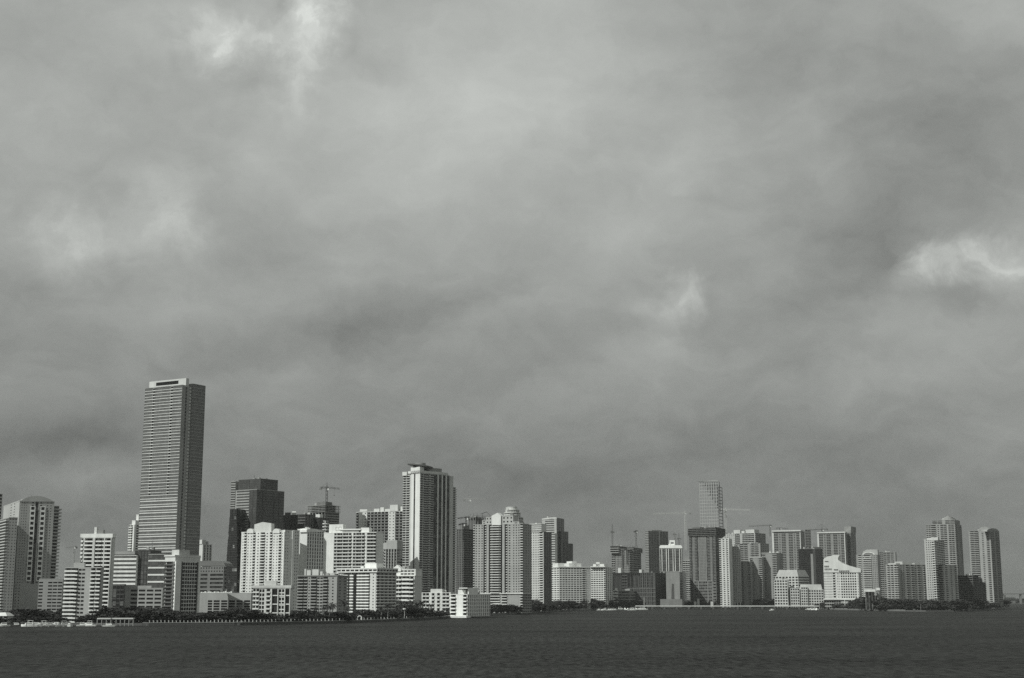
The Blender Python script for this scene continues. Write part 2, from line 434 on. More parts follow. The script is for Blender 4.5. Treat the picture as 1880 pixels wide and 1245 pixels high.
# flank, its shade deepened by darker wall colours: corner bay, dark notch, banded slab standing a little higher
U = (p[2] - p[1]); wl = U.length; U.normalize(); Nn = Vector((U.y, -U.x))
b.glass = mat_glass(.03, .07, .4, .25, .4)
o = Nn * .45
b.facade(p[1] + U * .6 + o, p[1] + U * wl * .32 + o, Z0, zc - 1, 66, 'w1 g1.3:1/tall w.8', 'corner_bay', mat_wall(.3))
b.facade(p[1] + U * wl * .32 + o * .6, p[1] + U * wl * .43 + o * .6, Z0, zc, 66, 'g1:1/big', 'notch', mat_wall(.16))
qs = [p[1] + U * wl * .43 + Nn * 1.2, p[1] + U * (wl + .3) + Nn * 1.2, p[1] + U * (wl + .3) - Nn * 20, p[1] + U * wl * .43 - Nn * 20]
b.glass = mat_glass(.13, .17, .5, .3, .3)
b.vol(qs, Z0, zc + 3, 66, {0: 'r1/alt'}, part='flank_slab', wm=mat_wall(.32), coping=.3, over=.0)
# crown
b.glass = mat_glass(.03, .3, .5, .5, .2)
pc = rect(274.2, 341.5, 347, Y + 4, 30, 703)
b.vol(pc, zc + .4, top(341, 693.5, Y), 1, {0: 'w1.1 g4:1/band w1.2'}, part='crown', wm=mat_wall(.58), coping=.2, over=.05)
b.done()

# --- white stepped tower peeking out behind its left side
Y = 1750
p = rect(237, 246, 262, Y, 30, 980)
b = Bld('apartment_tower', 'slim white stepped tower half hidden behind the left edge of the tallest tower', 'apartment tower', p[1], .72)
z1, z2, z3 = top(240, 964, Y), top(246, 956, Y), top(253, 945, Y)
b.vol(p, Z0, z1, 34, {0: 'b2:2 w1', 1: 'w1 b3:2'}); b.vol(sub(p, .3, 1, .1, 1), z1, z2, 2, {0: 'w1', 1: 'w1'}, part='step_wall')
b.vol(sub(p, .5, 1, .45, 1), z2, z3, 3, {0: 'w1', 1: 'w1 b2:1'}, part='upper_step_wall'); b.done()

# --- dark glass slab with the white pier
Y = 1020
p = rect(302, 321, 367, Y, 38, 1050)
zt = top(321, 1023, Y)
b = Bld('office_tower', 'dark glass tower with a broad pale pier on its corner before the tallest tower', 'office tower', p[1], .5, mat_glass(.012, .05, .25, .1, .5), bal=.12, trim=.8)  # left-face balconies coloured dark in place of shade there
b.vol(p, Z0, zt - 3, 16, {0: 'b3:1/flat b1.4:2/flat', 1: 'p1.9 d.7 c5:6 d.4 p.7'}, roof=False)
b.vol(p, zt - 3, zt, 1, {}, part='cornice', wm=mat_wall(.66))
for k, (f0, f1) in enumerate(((-.02, 1.02),)):
    b.box('roof_slab', sub(p, -.03, 1.01, -.03, 1.01), zt + .6, zt + 1.6, mat_wall(.7))
b.box('penthouse', sub(p, .2, .9, .18, .6), zt + 1.6, top(334, 1009, Y), mat_wall(.55)); b.done()

# --- dark office behind it with sloped shoulder
Y = 1230
p = rect(355, 409, 414, Y, 12, dep=None)
zt = top(409, 1036, Y)
b = Bld('office_building', 'dark ribbed office block with chamfered top corner right of the white pier', 'office building', p[1], .2, mat_glass(.03, .08, .4, .2, .3))
zu = top(409, 1050, Y)
b.vol(p, Z0, zu - 1, 11, {0: 'r2 w.4 r2', 1: 'r1'}, roof=False); b.vol(p, zu - 1, zt - 2, 2, {0: 'g1:11/sm', 1: 'g1:2'}, part='upper_wall', roof=False)
b.slab('sloped_roof', p[0], p[1], [(355, 1039), (414, 1039), (411, 1034), (404, 1030), (355, 1030)], -18, .3, mat_wall(.18)); b.done()

# --- small tower far behind, lit on the left
Y = 1650
p = rect(364, 372, 389, Y, 30, 1010)
b = Bld('apartment_tower', 'small two-tone tower with rooftop boxes far behind the dark ribbed office', 'apartment tower', p[1], .62)
z1 = top(372, 1000, Y)
b.vol(p, Z0, z1, 26, {0: 'w1', 1: 'w.4 g4:3/tall'}); b.box('penthouse', sub(p, .1, .9, -.05, .4), z1 + .6, top(372, 991, Y)); b.box('lift_room', sub(p, .2, .8, .5, .7), z1 + .6, z1 + 4, mat_wall(.4)); b.done()

# --- long garage with L-shaped pale wall
Y = 1062
p = rect(366, 461, 467, Y, 7, 1100)
zt = top(400, 1090, Y)
b = Bld('parking_garage', 'long pale garage with an L-shaped blank wall and planted white roof edge', 'parking garage', p[1], .37, mat_glass(.01, .02, .2, .7, .2))
b.vol(p, zt - 4.6, zt, 1, {}); b.vol(p, Z0, zt - 4.6, 8, {0: 'w1.5 g1:1/big g7:5/big'}, roof=False, part='deck_wall')
for i in range(17):
    f = .02 + i * .036
    b.box('roof_planter', sub(p, f, f + .03, .02, .1), zt + .6, zt + .9 + R.random() * 1.3, mat_wall(.8))
b.done()

# --- dark glass curved tower
Y = 1560
p = rect(431.5, 470.5, 521, Y, 34, 940)
gd = mat_glass(.06, .09, .5, .15, .5)
zt = top(470, 899, Y)
b = Bld('office_tower', 'tall dark glass tower with stepped slabs and a sloping curved left edge', 'office tower', p[1], .3, gd, trim=.05)
b.vol(p, Z0, zt, 44, {0: 'w.3 r3.4/half c2:2', 1: 'c3:2 c4:3'}, wm=mat_wall(.34))
pb = sub(p, -.04, 1, .12, .75)
b.vol(pb, zt + .6, top(440, 881, Y + 15), 6, {0: 'c1:2', 1: 'c1:3'}, part='upper_slab', wm=mat_wall(.1))
# left spur, pale narrow blade and dark leaning curve
q = rect(424, 432, None, Y + 22, 10, 900, dep=20)
b.vol(q, top(428, 935, Y), top(428, 884, Y + 20), 12, {0: 'r1'}, part='blade', wm=mat_wall(.42))
b.glass = mat_glass(.02, .3, .12, .1, .6)
q0 = rect(413, 436, None, Y - 6, 22, 1060, dep=24); q1 = rect(423, 434, None, Y - 6, 22, 936, dep=24)
zl, zh = Z0, top(428, 936, Y); n = 14
for i in range(n):
    t0, t1 = i / n, (i + 1) / n
    w = [Vector(a).lerp(Vector(c), t0 ** 1.6) for a, c in zip(q0, q1)]
    b.vol(w, zl + (zh - zl) * t0, zl + (zh - zl) * t1, 3, {0: 'c2:2 c1', 1: 'c1:2'}, part='curved_spur', wm=mat_wall(.08), roof=(i == n - 1))
b.done()

# --- white gabled apartment group
Y = 1300
p = rect(442, 521, 523, Y, 14, 1020)
b = Bld('apartment_tower', 'bright white tower with two round-capped bays and a gabled centre above the long garage', 'apartment tower', p[1], .8, mat_glass(.02, .08, .3), bal=.8)
zt = top(480, 977, Y)
b.vol(p, Z0, zt, 29, {0: 'w.3 g.7:1/dot b.9:1/flat g2.2:2/dot b.9:1/flat w.2 g1.5:1/dot b1.6:1/deep g1.5:1/dot w.2 b.9:1/flat g2.2:2/dot b.9:1/flat g.7:1/dot w.3'})
L_, C = p[0], p[1]
for xc in (459, 507):
    pts = [(xc - 6, 979)] + [(xc - 6 * math.cos(math.pi * i / 8), 976 - 5.5 * math.sin(math.pi * i / 8)) for i in range(9)] + [(xc + 6, 979)]
    b.slab('round_cap', L_, C, pts, -5, .6)
b.slab('gable', L_, C, [(467, 978), (467, 963), (482, 958.5), (498, 961), (498, 978)], -10, -3, mat_wall(.62))
# grey rounded wing, white edge and shaded wing
q = rect(None, 522, 549, Y + 1, 52, 1020, wid=20)
b.vol(q, Z0, top(530, 974, Y), 26, {1: 'g1.5:2/dot w1 p.8 g1.6:2/dot w.2'}, part='rounded_wing', wm=mat_wall(.66))
q = rect(545, 563, 594, Y + 30, 28, 1020)
z2 = top(563, 972, Y + 30)
b.vol(q, Z0, z2, 24, {0: 'w1', 1: 'g1:7/tall'}, part='east_wing', wm=mat_wall(.72))
b.slab('curved_roof', q[1], q[2], [(563, 973), (570, 970.5), (580, 971), (590, 974), (594, 977), (563, 977)], -8, .4)
b.slab('gable_cap', q[0], q[1], [(546, 974), (551, 971), (558, 970), (563, 972), (563, 975), (546, 976)], -8, .4)
b.done()

# --- dark glass blocks behind
Y = 1620
for i, (xl, xc, xr, yt, lab, v) in enumerate((
    (520, 545, 546.5, 946, 'dark bulging glass block directly right of the tall dark glass tower', .05),
    (545, 560, 579, 945, 'dark flat-roofed block under construction beside the bulging glass block', .12),
    (560, 585, 606, 951, 'dark slatted block in front of the unfinished tower with the crane', .1))):
    p = rect(xl, xc, xr, Y + 12 * i, 30, 960)
    b = Bld('office_building', lab, 'office building', p[1], v, mat_glass(.02, .06, .3, .2, .4), trim=.06)
    zt = top(xc, yt, Y + 12 * i)
    b.vol(p, Z0, zt, 34, {0: 'c1:4', 1: 'c1:5'} if i != 1 else {0: 'r1', 1: 'g1:4/tall'})
    if i != 1:
        b.box('roof_plant', sub(p, .1, .5, .1, .6), zt + .6, zt + 3.5, mat_wall(.12)); b.box('roof_unit', sub(p, .6, .9, .2, .5), zt + .6, zt + 4.5, mat_wall(.7))
    b.done()

# --- unfinished tower with crane
Y = 1740
p = rect(563, 596.5, 623, Y, 34, 940)
zt = top(596, 928, Y); zs = top(596, 941, Y)
b = Bld('unfinished_tower', 'unfinished concrete tower with open top floors and a hammerhead crane on its roof', 'unfinished building', p[1], .45, mat_glass(.015, .06, .2, .5, .3))
b.vol(p, Z0, zs, 40, {0: 'f1:6', 1: 'r1/half'}, wm=mat_wall(.28)); 
b.vol(sub(p, .06, 1, .04, .96), zs + .6, zt, 4, {0: 'f1:5', 1: 'f1:4', 2: 'f1:3', 3: 'f1:3'}, part='open_floor_wall', wm=mat_wall(.4))
b.box('core', sub(p, .3, .9, .1, .8), zs, zt - .5, mat_wall(.14)); b.box('core_top', sub(p, .45, .95, .1, .55), zt, top(596, 921, Y), mat_wall(.16))
for k in range(5):
    z = zs + .8 + k * (zt - zs) / 4.4; b.box('floor_slab', sub(p, -.04, 1.04, -.04, 1.04), z, z + .5, mat_wall(.34))
fr = b.mb('rebar', STEEL())
for i in range(26):
    a, c = R.random(), R.random(); P = p[0] + (p[1] - p[0]) * a + (p[2] - p[1]) * c; fr.bar((P.x, P.y, zt), (P.x, P.y, zt + 1.5 + 2.5 * R.random()), .25)
b.done()
p = rect(593, 597, 602.5, 1600, 30, 980)
b = Bld('apartment_tower', 'slim pale tower strip wedged left of the white grid-balcony tower', 'apartment tower', p[1], .62)
b.vol(p, Z0, top(597, 957, 1600), 30, {0: 'b1:1', 1: 'b1:1'}); b.done()
# ======================================================== buildings, centre
# --- white tower with grid of balconies
Y = 1420
p = rect(592, 611, 689, Y, 62, 1020)
b = Bld('apartment_tower', 'white tower with a solid left end and a square grid of shaded balconies', 'apartment tower', p[1], .8, mat_glass(.02, .08, .3), bal=.62)
p = rect(592, 690, None, Y, 16, 1020, dep=20)
zt = top(620, 978, Y)
b.vol(p, Z0, zt, 24, {0: 'g.3:1/dot w3.4 b1.9:2 b1.9:2 b1.9:2 w.5 b1.9:2 b1.9:2 w.7 b1:1 b1:1 b1:1', 1: 'w1'}, wm=mat_wall(.78))
b.box('penthouse', sub(p, .1, .36, .1, .5), zt + .6, top(612, 961.5, Y)); b.facade(*[a + Vector((0, -.1)) for a in sub(p, .22, .33, .09, .5)[:2]], zt + 3, zt + 6.5, 1, 'g1:2/big', 'penthouse_window_wall')
b.box('roof_slab', sub(p, .3, .7, .05, .6), zt + 3, zt + 4.2); b.box('roof_room', sub(p, .34, .66, .1, .5), zt + .6, zt + 3, mat_wall(.35)); b.box('roof_room_wall', sub(p, .7, .85, .1, .5), zt + .6, zt + 5.2)
b.box('west_fin', sub(p, .0, .02, -.2, .0), Z0, zt - 4)
b.done()

# --- two-tone balconied tower with white shafts
Y = 1640
p = rect(658, 742, None, Y, 20, 960, dep=22)
zt = top(690, 939, Y)
b = Bld('apartment_tower', 'dark balconied slab with two white window-dotted shafts behind the white grid tower', 'apartment tower', p[1], .68, mat_glass(.015, .05, .2), bal=.2)
b.vol(p, Z0, zt, 34, {0: 'b.5:1/flat g2:2/dot b6.2:6/flat g2:2/dot b2.4:2/flat w.2'})
b.box('shaft_cap', sub(p, .03, .19, -.02, .5), zt + .6, top(665, 933.5, Y)); b.box('taller_shaft_cap', sub(p, .69, .86, -.02, .5), zt + .6, top(720, 926.5, Y))
for f0, f1, h in ((.3, .42, 3.5), (.44, .52, 5), (.54, .66, 3)): b.box('roof_plant', sub(p, f0, f1, .2, .6), zt + .6, zt + h + .6, mat_wall(.6))
b.box('roof_tank', sub(p, .9, .97, .1, .4), zt + .6, zt + 6)
q = rect(653.5, 658, None, Y + 6, 20, 960, dep=10)
b.vol(q, Z0, zt - 1, 34, {0: 'b1:1'}, part='balcony_stack'); b.done()

# --- grey block with angled roof
Y = 1480
p = rect(690, 729, 739, Y, 24, 1010)
zt = top(729, 1008, Y)
b = Bld('office_building', 'grey block with a slanted blank parapet just left of the helipad tower', 'office building', p[1], .42, mat_glass(.02, .1, .4))
b.vol(p, Z0, zt, 22, {0: 'g1.6:2 b1.2:1 g1:1 v4:4 ', 1: 'r1'})
b.slab('slanted_parapet', p[0], p[1], [(690, 1008), (690, 1000), (729, 992), (729, 1008)], -12, .5, mat_wall(.45))
b.slab('end_parapet', p[1], p[2], [(729, 1008), (729, 992), (739, 994), (739, 1008)], -12, .5, mat_wall(.4)); b.done()

# --- helipad tower
Y = 1500
p = rect(753.5, 770, 824, Y, 44, 1000)
zt = top(770, 869, Y)
b = Bld('apartment_tower', 'tall slender tower with white corner piers, dark finned front and a helipad disc', 'apartment tower', p[1], .62, mat_glass(.03, .14, .4), bal=.56, trim=.85)
b.vol(p, Z0, zt, 60, {0: 'w.5 d.28 w.9', 1: 'b.9:1/glassy r1.2/thin b.5:1/flat r.8/thin d.9 p.2 d.85 p.2 d.8 p.2 d.8 '}, wm=mat_wall(.72))
ptop = top(762, 857, Y)
b.box('pier_head', sub(p, .0, 1.02, -.02, .12), zt + .6, ptop, mat_wall(.74))
b.box('roof_beam', sub(p, -.3, 1.03, -.02, .95), zt + .6, zt + 3, mat_wall(.7))
b.box('lift_room', sub(p, .25, .95, .3, .75), zt + 3, top(780, 857, Y), mat_wall(.3))
# right pier, projecting, and balconies either side
U = (p[2] - p[1]).normalized(); Nn = Vector((U.y, -U.x))
q = ext(p, 831.5, -.6, 18, 1000)
b.vol(q, Z0, zt - 1, 56, {1: 'w1', 0: 'w1'}, part='east_pier', wm=mat_wall(.6))
q = ext(q, 836, 2.5, 20, 1000)
b.vol(q, Z0, zt - 12, 54, {1: 'b1:1/flat', 2: 'b1:3/out'}, part='east_wing')
q = rect(738, 754, None, Y + 16, 20, 1000, dep=22)
b.vol(q, Z0, zt - 1, 56, {0: 'b1:2/glassy w.2'}, part='west_wing')
b.box('west_cap', sub(q, -.02, .5, -.05, .9), zt - 1, zt + 3, mat_wall(.72))
c = p[1] + U * 9 - Nn * 10
disc = [(c.x + 13.6 * math.cos(i * math.pi / 16), c.y + 13.6 * math.sin(i * math.pi / 16)) for i in range(32)]
zd = top(786, 853.5, Y)
hp = b.mb('helipad', mat_wall(.14)); i0 = len(hp.v); n_ = len(disc)
for zz_ in (-.6, .7): hp.v += [(a, d, zd + zz_ - (a - c.x) * .15) for a, d in disc]
hp.f += [tuple(range(i0 + n_ - 1, i0 - 1, -1)), tuple(range(i0 + n_, i0 + 2 * n_))] + [(i0 + k, i0 + (k + 1) % n_, i0 + n_ + (k + 1) % n_, i0 + n_ + k) for k in range(n_)]
low = [(c.x + (a - c.x) * .55, c.y + (d - c.y) * .55) for a, d in disc]
b.box('helipad_base', low, zd - 3.2, zd, mat_wall(.24))
b.box('rooftop_room', [(c.x + (a - c.x) * .42, c.y + (d - c.y) * .42) for a, d in disc], zd, zd + 3.0, mat_wall(.3))
b.done()

# --- front row block with grey balconies
Y = 1105
p = rect(546, 619, 637, Y, 16, 1100)
zt = top(600, 1059, Y)
b = Bld('apartment_block', 'grey flat-roofed shoreline block with staggered dark balconies', 'apartment block', p[1], .36, mat_glass(.02, .08, .3), bal=.34)
b.vol(p, Z0, zt, 14, {0: 'b1.5:1 b1:1/flat g.8:1/sm b1.5:1 g1.6:2/wide b1.2:1 w.8 g.9:1/sm w.3 p.4', 1: 'g1:2/sm'})
b.box('roof_slab', sub(p, -.02, 1.02, -.03, 1.02), zt + .6, zt + 1.2, mat_wall(.25))
for f0, f1, h in ((.08, .12, 5), (.14, .24, 4), (.28, .44, 4.6), (.48, .54, 3)): b.box('roof_room', sub(p, f0, f1, .3, .7), zt + 1.2, zt + 1.2 + h, mat_wall(.55))
b.done()

# --- striking block with roof band
Y = 1185
p = rect(621, 691, 727, Y, 30, 1090)
zt = top(691, 1052, Y)
b = Bld('apartment_block', 'white shoreline block with a broad roof band and bright balcony columns', 'apartment block', p[1], .7, mat_glass(.02, .1, .3), bal=.85)
b.vol(p, Z0, zt, 15, {0: 'g1.2:2/sm b1.5:1/hv d.5 b1:1/hv d.9 b.8:1/hv b1.2:1/hv b1.2:1/hv w.5 g.9:1/dot w.4', 1: 'b1:5/flat'})
b.vol(sub(p, -.03, 1.03, -.04, 1.03), zt + .6, top(691, 1044, Y), 1, {0: 'g1:9/wide', 1: 'g1:7/wide'}, part='roof_band', wm=mat_wall(.8))
zz = top(691, 1044, Y)
b.box('lift_room', sub(p, .56, .86, .25, .6), zz + .6, zz + 4.6, mat_wall(.8)); b.box('roof_vent', sub(p, .42, .5, .3, .5), zz + .6, zz + 2.2, mat_wall(.7)); b.done()

# --- next block with a little gable
Y = 1240
p = rect(724.5, 761, 774, Y, 20, 1085)
zt = top(761, 1058, Y)
b = Bld('apartment_block', 'white block with a small gabled roof feature and bright balconies', 'apartment block', p[1], .66, mat_glass(.015, .06, .25), bal=.85)
b.vol(p, Z0, zt, 10, {0: 'w.3 b2:2/out b1.2:1/hv b1.2:1/hv b1.5:1/out w.2', 1: 'w1'})
b.vol(sub(p, -.02, 1.0, .12, 1), zt + .6, top(761, 1046, Y), 2, {0: 'w1.4 g4:4/wide w.3', 1: 'w1'}, part='setback_wall', wm=mat_wall(.78))
b.slab('gable', p[0], p[1], [(720, 1049), (721, 1044), (729, 1037), (736, 1044), (736, 1049)], -6, -1, mat_wall(.8)); b.done()

# --- low white apartments at the point
Y = 1400
p = rect(774, 827, None, Y, 10, 1110, dep=20)
zt = top(800, 1089, Y)
b = Bld('apartment_block', 'low white building with tall white piers under the helipad tower', 'apartment block', p[1], .72, mat_glass(.02, .06, .3), bal=.7)
b.vol(p, Z0, zt, 6, {0: 'w.3 b2.4:2 p.9 b1:1 p.9 b1:1 p.9 b2.4:2 p.4'}); b.box('parapet', sub(p, .3, .7, .05, .4), zt + .6, zt + 4, mat_wall(.7)); b.done()
Y = 1322
p = rect(827, 858, 900, Y, 22, 1110)
zt = top(858, 1092, Y)
b = Bld('apartment_block', 'low bright white building at the water point with a blank sunlit centre wall', 'apartment block', p[1], .82, mat_glass(.02, .05, .2), bal=.85)
b.vol(p, Z0, zt, 6, {0: 'p.2 b1.8:1 w2.6 b1.4:1 w.2', 1: 'g1:12/tall'})
b.box('roof_room', sub(p, .3, .75, .1, .5), zt + .6, zt + 4.5, mat_wall(.7)); b.box('roof_frame', sub(p, .95, 1.0, .05, .45), zt + .6, zt + 5.6, mat_wall(.85))
b.box('roof_frame_top', sub(p, .5, 1.0, .0, .5), zt + 5.6, zt + 6.4, mat_wall(.85))
b.box('dock_apron', sub(p, -.05, 1.2, -.18, .0), .3, 2.0, mat_wall(.8)); b.done()

# --- dark unfinished tower behind
Y = 1830
p = rect(838, 851, 870, Y, 34, 1000)
zt = top(851, 972, Y)
b = Bld('unfinished_tower', 'dark unfinished tower in the gap right of the helipad tower', 'unfinished building', p[1], .16, mat_glass(.015, .05, .2, .4, .3))
b.vol(p, Z0, zt, 36, {0: 'g1:4/tall', 1: 'b1:3/flat'})
b.box('core', sub(p, .3, .9, .1, .6), zt + .6, zt + 6, mat_wall(.2)); b.done()
Y = 1900
p = rect(855, 873, 892, Y, 34, 1000)
zt = top(873, 950, Y)
b = Bld('unfinished_tower', 'unfinished tower top with scaffolds and formwork behind the stepped cream condominium', 'unfinished building', p[1], .3, mat_glass(.015, .05, .2, .4, .3))
b.vol(p, Z0, zt, 40, {0: 'f1:4', 1: 'f1:4', 2: 'f1:4', 3: 'f1:4'}, wm=mat_wall(.22)); b.box('core', sub(p, .15, .85, .15, .85), Z0, zt - 1, mat_wall(.12))
fr = b.mb('scaffold', STEEL())
for i in range(12):
    P = p[0] + (p[1] - p[0]) * R.random() + (p[2] - p[1]) * R.random(); fr.bar((P.x, P.y, zt), (P.x, P.y, zt + 3 + 4 * R.random()), .3)
P = p[1].lerp(p[2], .5); Q = p[2]
fr.bar((P.x, P.y, zt + 5), (Q.x + 1, Q.y, zt + 8.5), .6); fr.bar((Q.x + 1, Q.y, zt + 8.5), (Q.x + 6, Q.y, zt + 3), .6); fr.bar((P.x - 8, P.y, zt + 2.5), (Q.x + 6, Q.y, zt + 2.5), .5)
b.done()

# --- stepped condominium
Y = 1640
p = rect(869, 960, 976, Y, 24, 1030)
zt = top(935, 962, Y); z0 = top(935, 1089, Y)
b = Bld('condominium_tower', 'broad condominium with stepped roofline, pointed gable and a striped column of curved balconies', 'condominium', p[1], .38, mat_glass(.015, .05, .3), bal=.6)
b.vol(p, z0, zt, 27, {0: 'b.5:1/flat g3:3/sm d.5 b.5:1/flat w.8 d.5 b.4:1/flat b2.8:1/out b.4:1/flat d.5 w.8 d.5 b.5:1/flat g1.4:1/sm w.3 g2.6:3/sm b.9:1/flat', 1: 'g2:3/sm g2:2/dot'})
b.box('ledge', sub(p, -.01, 1.01, -.05, 1.01), z0 - .9, z0 - .02, mat_wall(.7))
b.vol(p, Z0, z0 - .9, 7, {0: 'g3:4/tall w.3 b5:1/deep w.5 b1.6:1/deep w4 b.8:1', 1: 'g1:4/wide'}, part='podium_wall', roof=False, wm=mat_wall(.34))
for f0, f1, yy, m in ((.17, .25, 954, .42), (.25, .43, 948, .45), (.58, .8, 947, .44), (.8, .92, 958, .42)):
    b.vol(sub(p, f0, f1, .03, .6), zt + .6, top(p[1].x * 0 + 869 + 91 * (f0 + f1) / 2, yy, Y), 2, {0: 'g1:%d/sm' % (3 if f1 - f0 > .15 else 1)}, part='roof_step', wm=mat_wall(m))
x0, x1 = 903, 919.5
b.slab('gable', p[0], p[1], [(x0, 964), (x0 - .5, 947), (913.5, 941.5), (x1, 947), (x1, 964)], -8, .6, mat_wall(.74))
# arched entrance canopy
pts = [(897 + 24 * i / 10, 1111.5 - 4 * math.sin(math.pi * i / 10)) for i in range(11)]
b.slab('arched_canopy', p[0], p[1], pts + [(x, y + 1.3) for x, y in reversed(pts)], 2, 9, mat_wall(.75)); b.done()

# --- round stepped tower behind
Y = 2000
b = Bld('office_tower', 'round-topped tower with ringed floors showing above the stepped condominium', 'office tower', at(943, Y + 14), .6, mat_glass(.08, .14, .4, .3))
c = at(943, Y + 14, 960); r = (az(961, 960) - az(943, 960)) * Y
zz = [Z0, top(943, 950, Y), top(943, 941, Y), top(943, 936, Y), top(943, 930.5, Y)]
for k, (f, nf) in enumerate(((1, 36), (.86, 2), (.72, 1), (.5, 2))):
    pts = arc((c.x - (2 if k else 0), c.y), r * f, 180, 520, 17)
    b.vol(pts, zz[k] + (.6 if k else 0), zz[k + 1], nf, {i: 'r1/half' if k < 3 else 'w1' for i in range(18)}, part='ring_wall')
b.box('roof_mast', [(c.x - r * .8 + a, c.y - r * .5 + d) for a, d in ((0, 0), (2, 0), (2, 2), (0, 2))], zz[2], zz[3] + 4, mat_wall(.7)); b.done()

# --- second condominium, partly in shadow
Y = 1850
p = rect(971, 998, 1013, Y, 22, 1030)
zt = top(990, 977, Y)
b = Bld('condominium_tower', 'narrow condominium half in shadow just right of the gabled condominium', 'condominium', p[1], .6, mat_glass(.02, .08, .3), bal=.76, trim=.12)
b.vol(p, Z0, zt, 33, {0: 'b.7:1/flat g4:4/sm b1.6:1/flat w.3', 1: 'c1:4'})
b.vol(sub(p, -.02, .8, .1, .7), zt + .6, top(985, 962, Y), 4, {0: 'r1/half'}, part='roof_step', wm=mat_wall(.76)); b.done()

# --- stepped dark office
Y = 2420
p = rect(995, 1022, 1036, Y, 20, 1000)
b = Bld('office_tower', 'tall dark office tower stepping down to the right behind the white slab blocks', 'office tower', p[1], .44, mat_glass(.05, .09, .4, .25), trim=.1)
za, zb, zc2 = top(1022, 951, Y), top(1036, 975, Y), top(1048, 997, Y)
b.vol(p, Z0, za, 40, {0: 'w1.4 r4/half w1', 1: 'c1:3'}, coping=.3)
q = rect(None, 1030, 1043.5, Y + 12, 30, 1000, wid=20); b.vol(q, Z0, zb, 34, {0: 'c1:2', 1: 'c1:3'}, part='middle_step', wm=mat_wall(.14), coping=.3)
q = rect(None, 1036, 1052, Y + 20, 40, 1010, wid=20); b.vol(q, Z0, zc2, 28, {0: 'c1:2', 1: 'c1:3'}, part='lower_step', wm=mat_wall(.12), coping=.3)
b.slab('roof_frame', p[0], p[1], [(995, 954.5), (1012, 952.5), (1022, 952.5), (1022, 950), (1012, 950), (995, 952)], -1, .6, mat_wall(.6))
q = rect(996, 1019, None, Y - 14, 20, 1010, dep=12); b.vol(q, Z0, top(1019, 980, Y), 30, {0: 'w.5 r3/half'}, part='front_step', wm=mat_wall(.5), coping=.3); b.done()

# --- white slab blocks by the trees
Y = 2140
p = rect(1012, 1026.5, 1073, Y, 60, 1080)
b = Bld('apartment_block', 'white slab block with rows of dark balconies, left one of the pair', 'apartment block', p[1], .74, mat_glass(.015, .05, .2, .3, .3), bal=.7)
p = rect(1012, 1027, 1084, Y, 70, 1080); zt = top(1027, 1042.5, Y)
b.vol(p, Z0, zt, 19, {0: 'g1:3/wide', 1: 'g5:8/wide b.8:1/flat g1:4/tall'})
b.box('roof_slab', sub(p, -.05, 1.02, -.02, 1.01), zt + .6, zt + 1.8)
for f0, f1, h in ((.0, .2, 7), (.35, .75, 7), (.45, .6, 10)): b.box('roof_room', sub(p, .2, .85, f0, f1), zt + 1.8, zt + h, mat_wall(.72))
b.done()
Y = 2300
p = rect(1085, 1112, 1125.5, Y, 12, 1080); zt = top(1100, 1042, Y)
b = Bld('apartment_block', 'white slab block with rows of dark balconies, right one of the pair', 'apartment block', p[1], .74, mat_glass(.015, .05, .2, .3, .3), bal=.7)
b.vol(p, Z0, zt, 19, {0: 'g4:5/wide w.1 b.6:1', 1: 'g1:4/tall'}); b.box('roof_slab', sub(p, -.01, 1.01, -.05, 1.02), zt + .6, zt + 1.8)
for f0, f1, h in ((.05, .8, 6), (.25, .5, 9)): b.box('roof_room', sub(p, f0, f1, .2, .7), zt + 1.8, zt + h, mat_wall(.7))
b.done()

# --- construction group
Y = 2520
p = rect(1123, 1156, 1177, Y, 20, 1030)
zt = top(1140, 1009, Y)
b = Bld('unfinished_tower', 'unfinished grey block with ragged roof and two raised ends', 'unfinished building', p[1], .3, mat_glass(.02, .09, .3, .6, .2))
b.vol(p, Z0, zt, 26, {0: 'b1:2/flat g2:5/tall d.5 g1.6:3/tall', 1: 'b1:3/flat'})
b.vol(sub(p, -.03, .42, -.05, .7), zt - 6, top(1128, 1003, Y), 3, {0: 'b1:3', 1: 'b1:2'}, part='west_raised_end', wm=mat_wall(.14)); b.vol(sub(p, .75, 1.05, .2, 1.05), zt - 4, top(1168, 1005, Y), 3, {0: 'b1:2', 1: 'b1:2'}, part='east_raised_end', wm=mat_wall(.14))
fr = b.mb('scaffold', STEEL())
for i in range(30):
    P = sub(p, R.random(), 1, R.random(), 1)[0]; fr.bar((P.x, P.y, zt), (P.x, P.y, zt + 5 + 6 * R.random()), .4)
b.done()
Y = 2460
p = rect(1125, 1203, 1223, Y, 24, 1070)
zt = top(1160, 1052, Y)
b = Bld('unfinished_building', 'wide dark unfinished podium behind the marina with bare floors and scaffolding', 'unfinished building', p[1], .07, mat_glass(.012, .03, .3, .6, .2))
b.vol(p, Z0, zt, 12, {0: 'f1:7 b.6:2/flat d.4 f1:5 g1.4:6/tall w.2', 1: 'g1:5/tall'}, wm=mat_wall(.08)); b.box('core', sub(p, .0, 1, .06, .95), Z0, zt - .3, mat_wall(.06))
for f0, f1, h in ((.1, .17, 9), (.6, .66, 6)): b.box('lift_shaft', sub(p, f0, f1, .1, .3), zt + .6, zt + h, mat_wall(.6))
fr = b.mb('scaffold', mat_plain('scaffold_tube', .3))
for i in range(20):
    P = sub(p, .35 + .03 * i, 1, -.04, 1)[0]; fr.bar((P.x, P.y, 1.5), (P.x, P.y, zt * (.6 if i % 3 else .9)), .25)
for k in range(5): fr.bar((p[0].x * .65 + p[1].x * .35, p[0].y * .65 + p[1].y * .35 - 2, 6 + 7 * k), (p[1].x, p[1].y - 2, 6 + 7 * k), .3)
b.done()
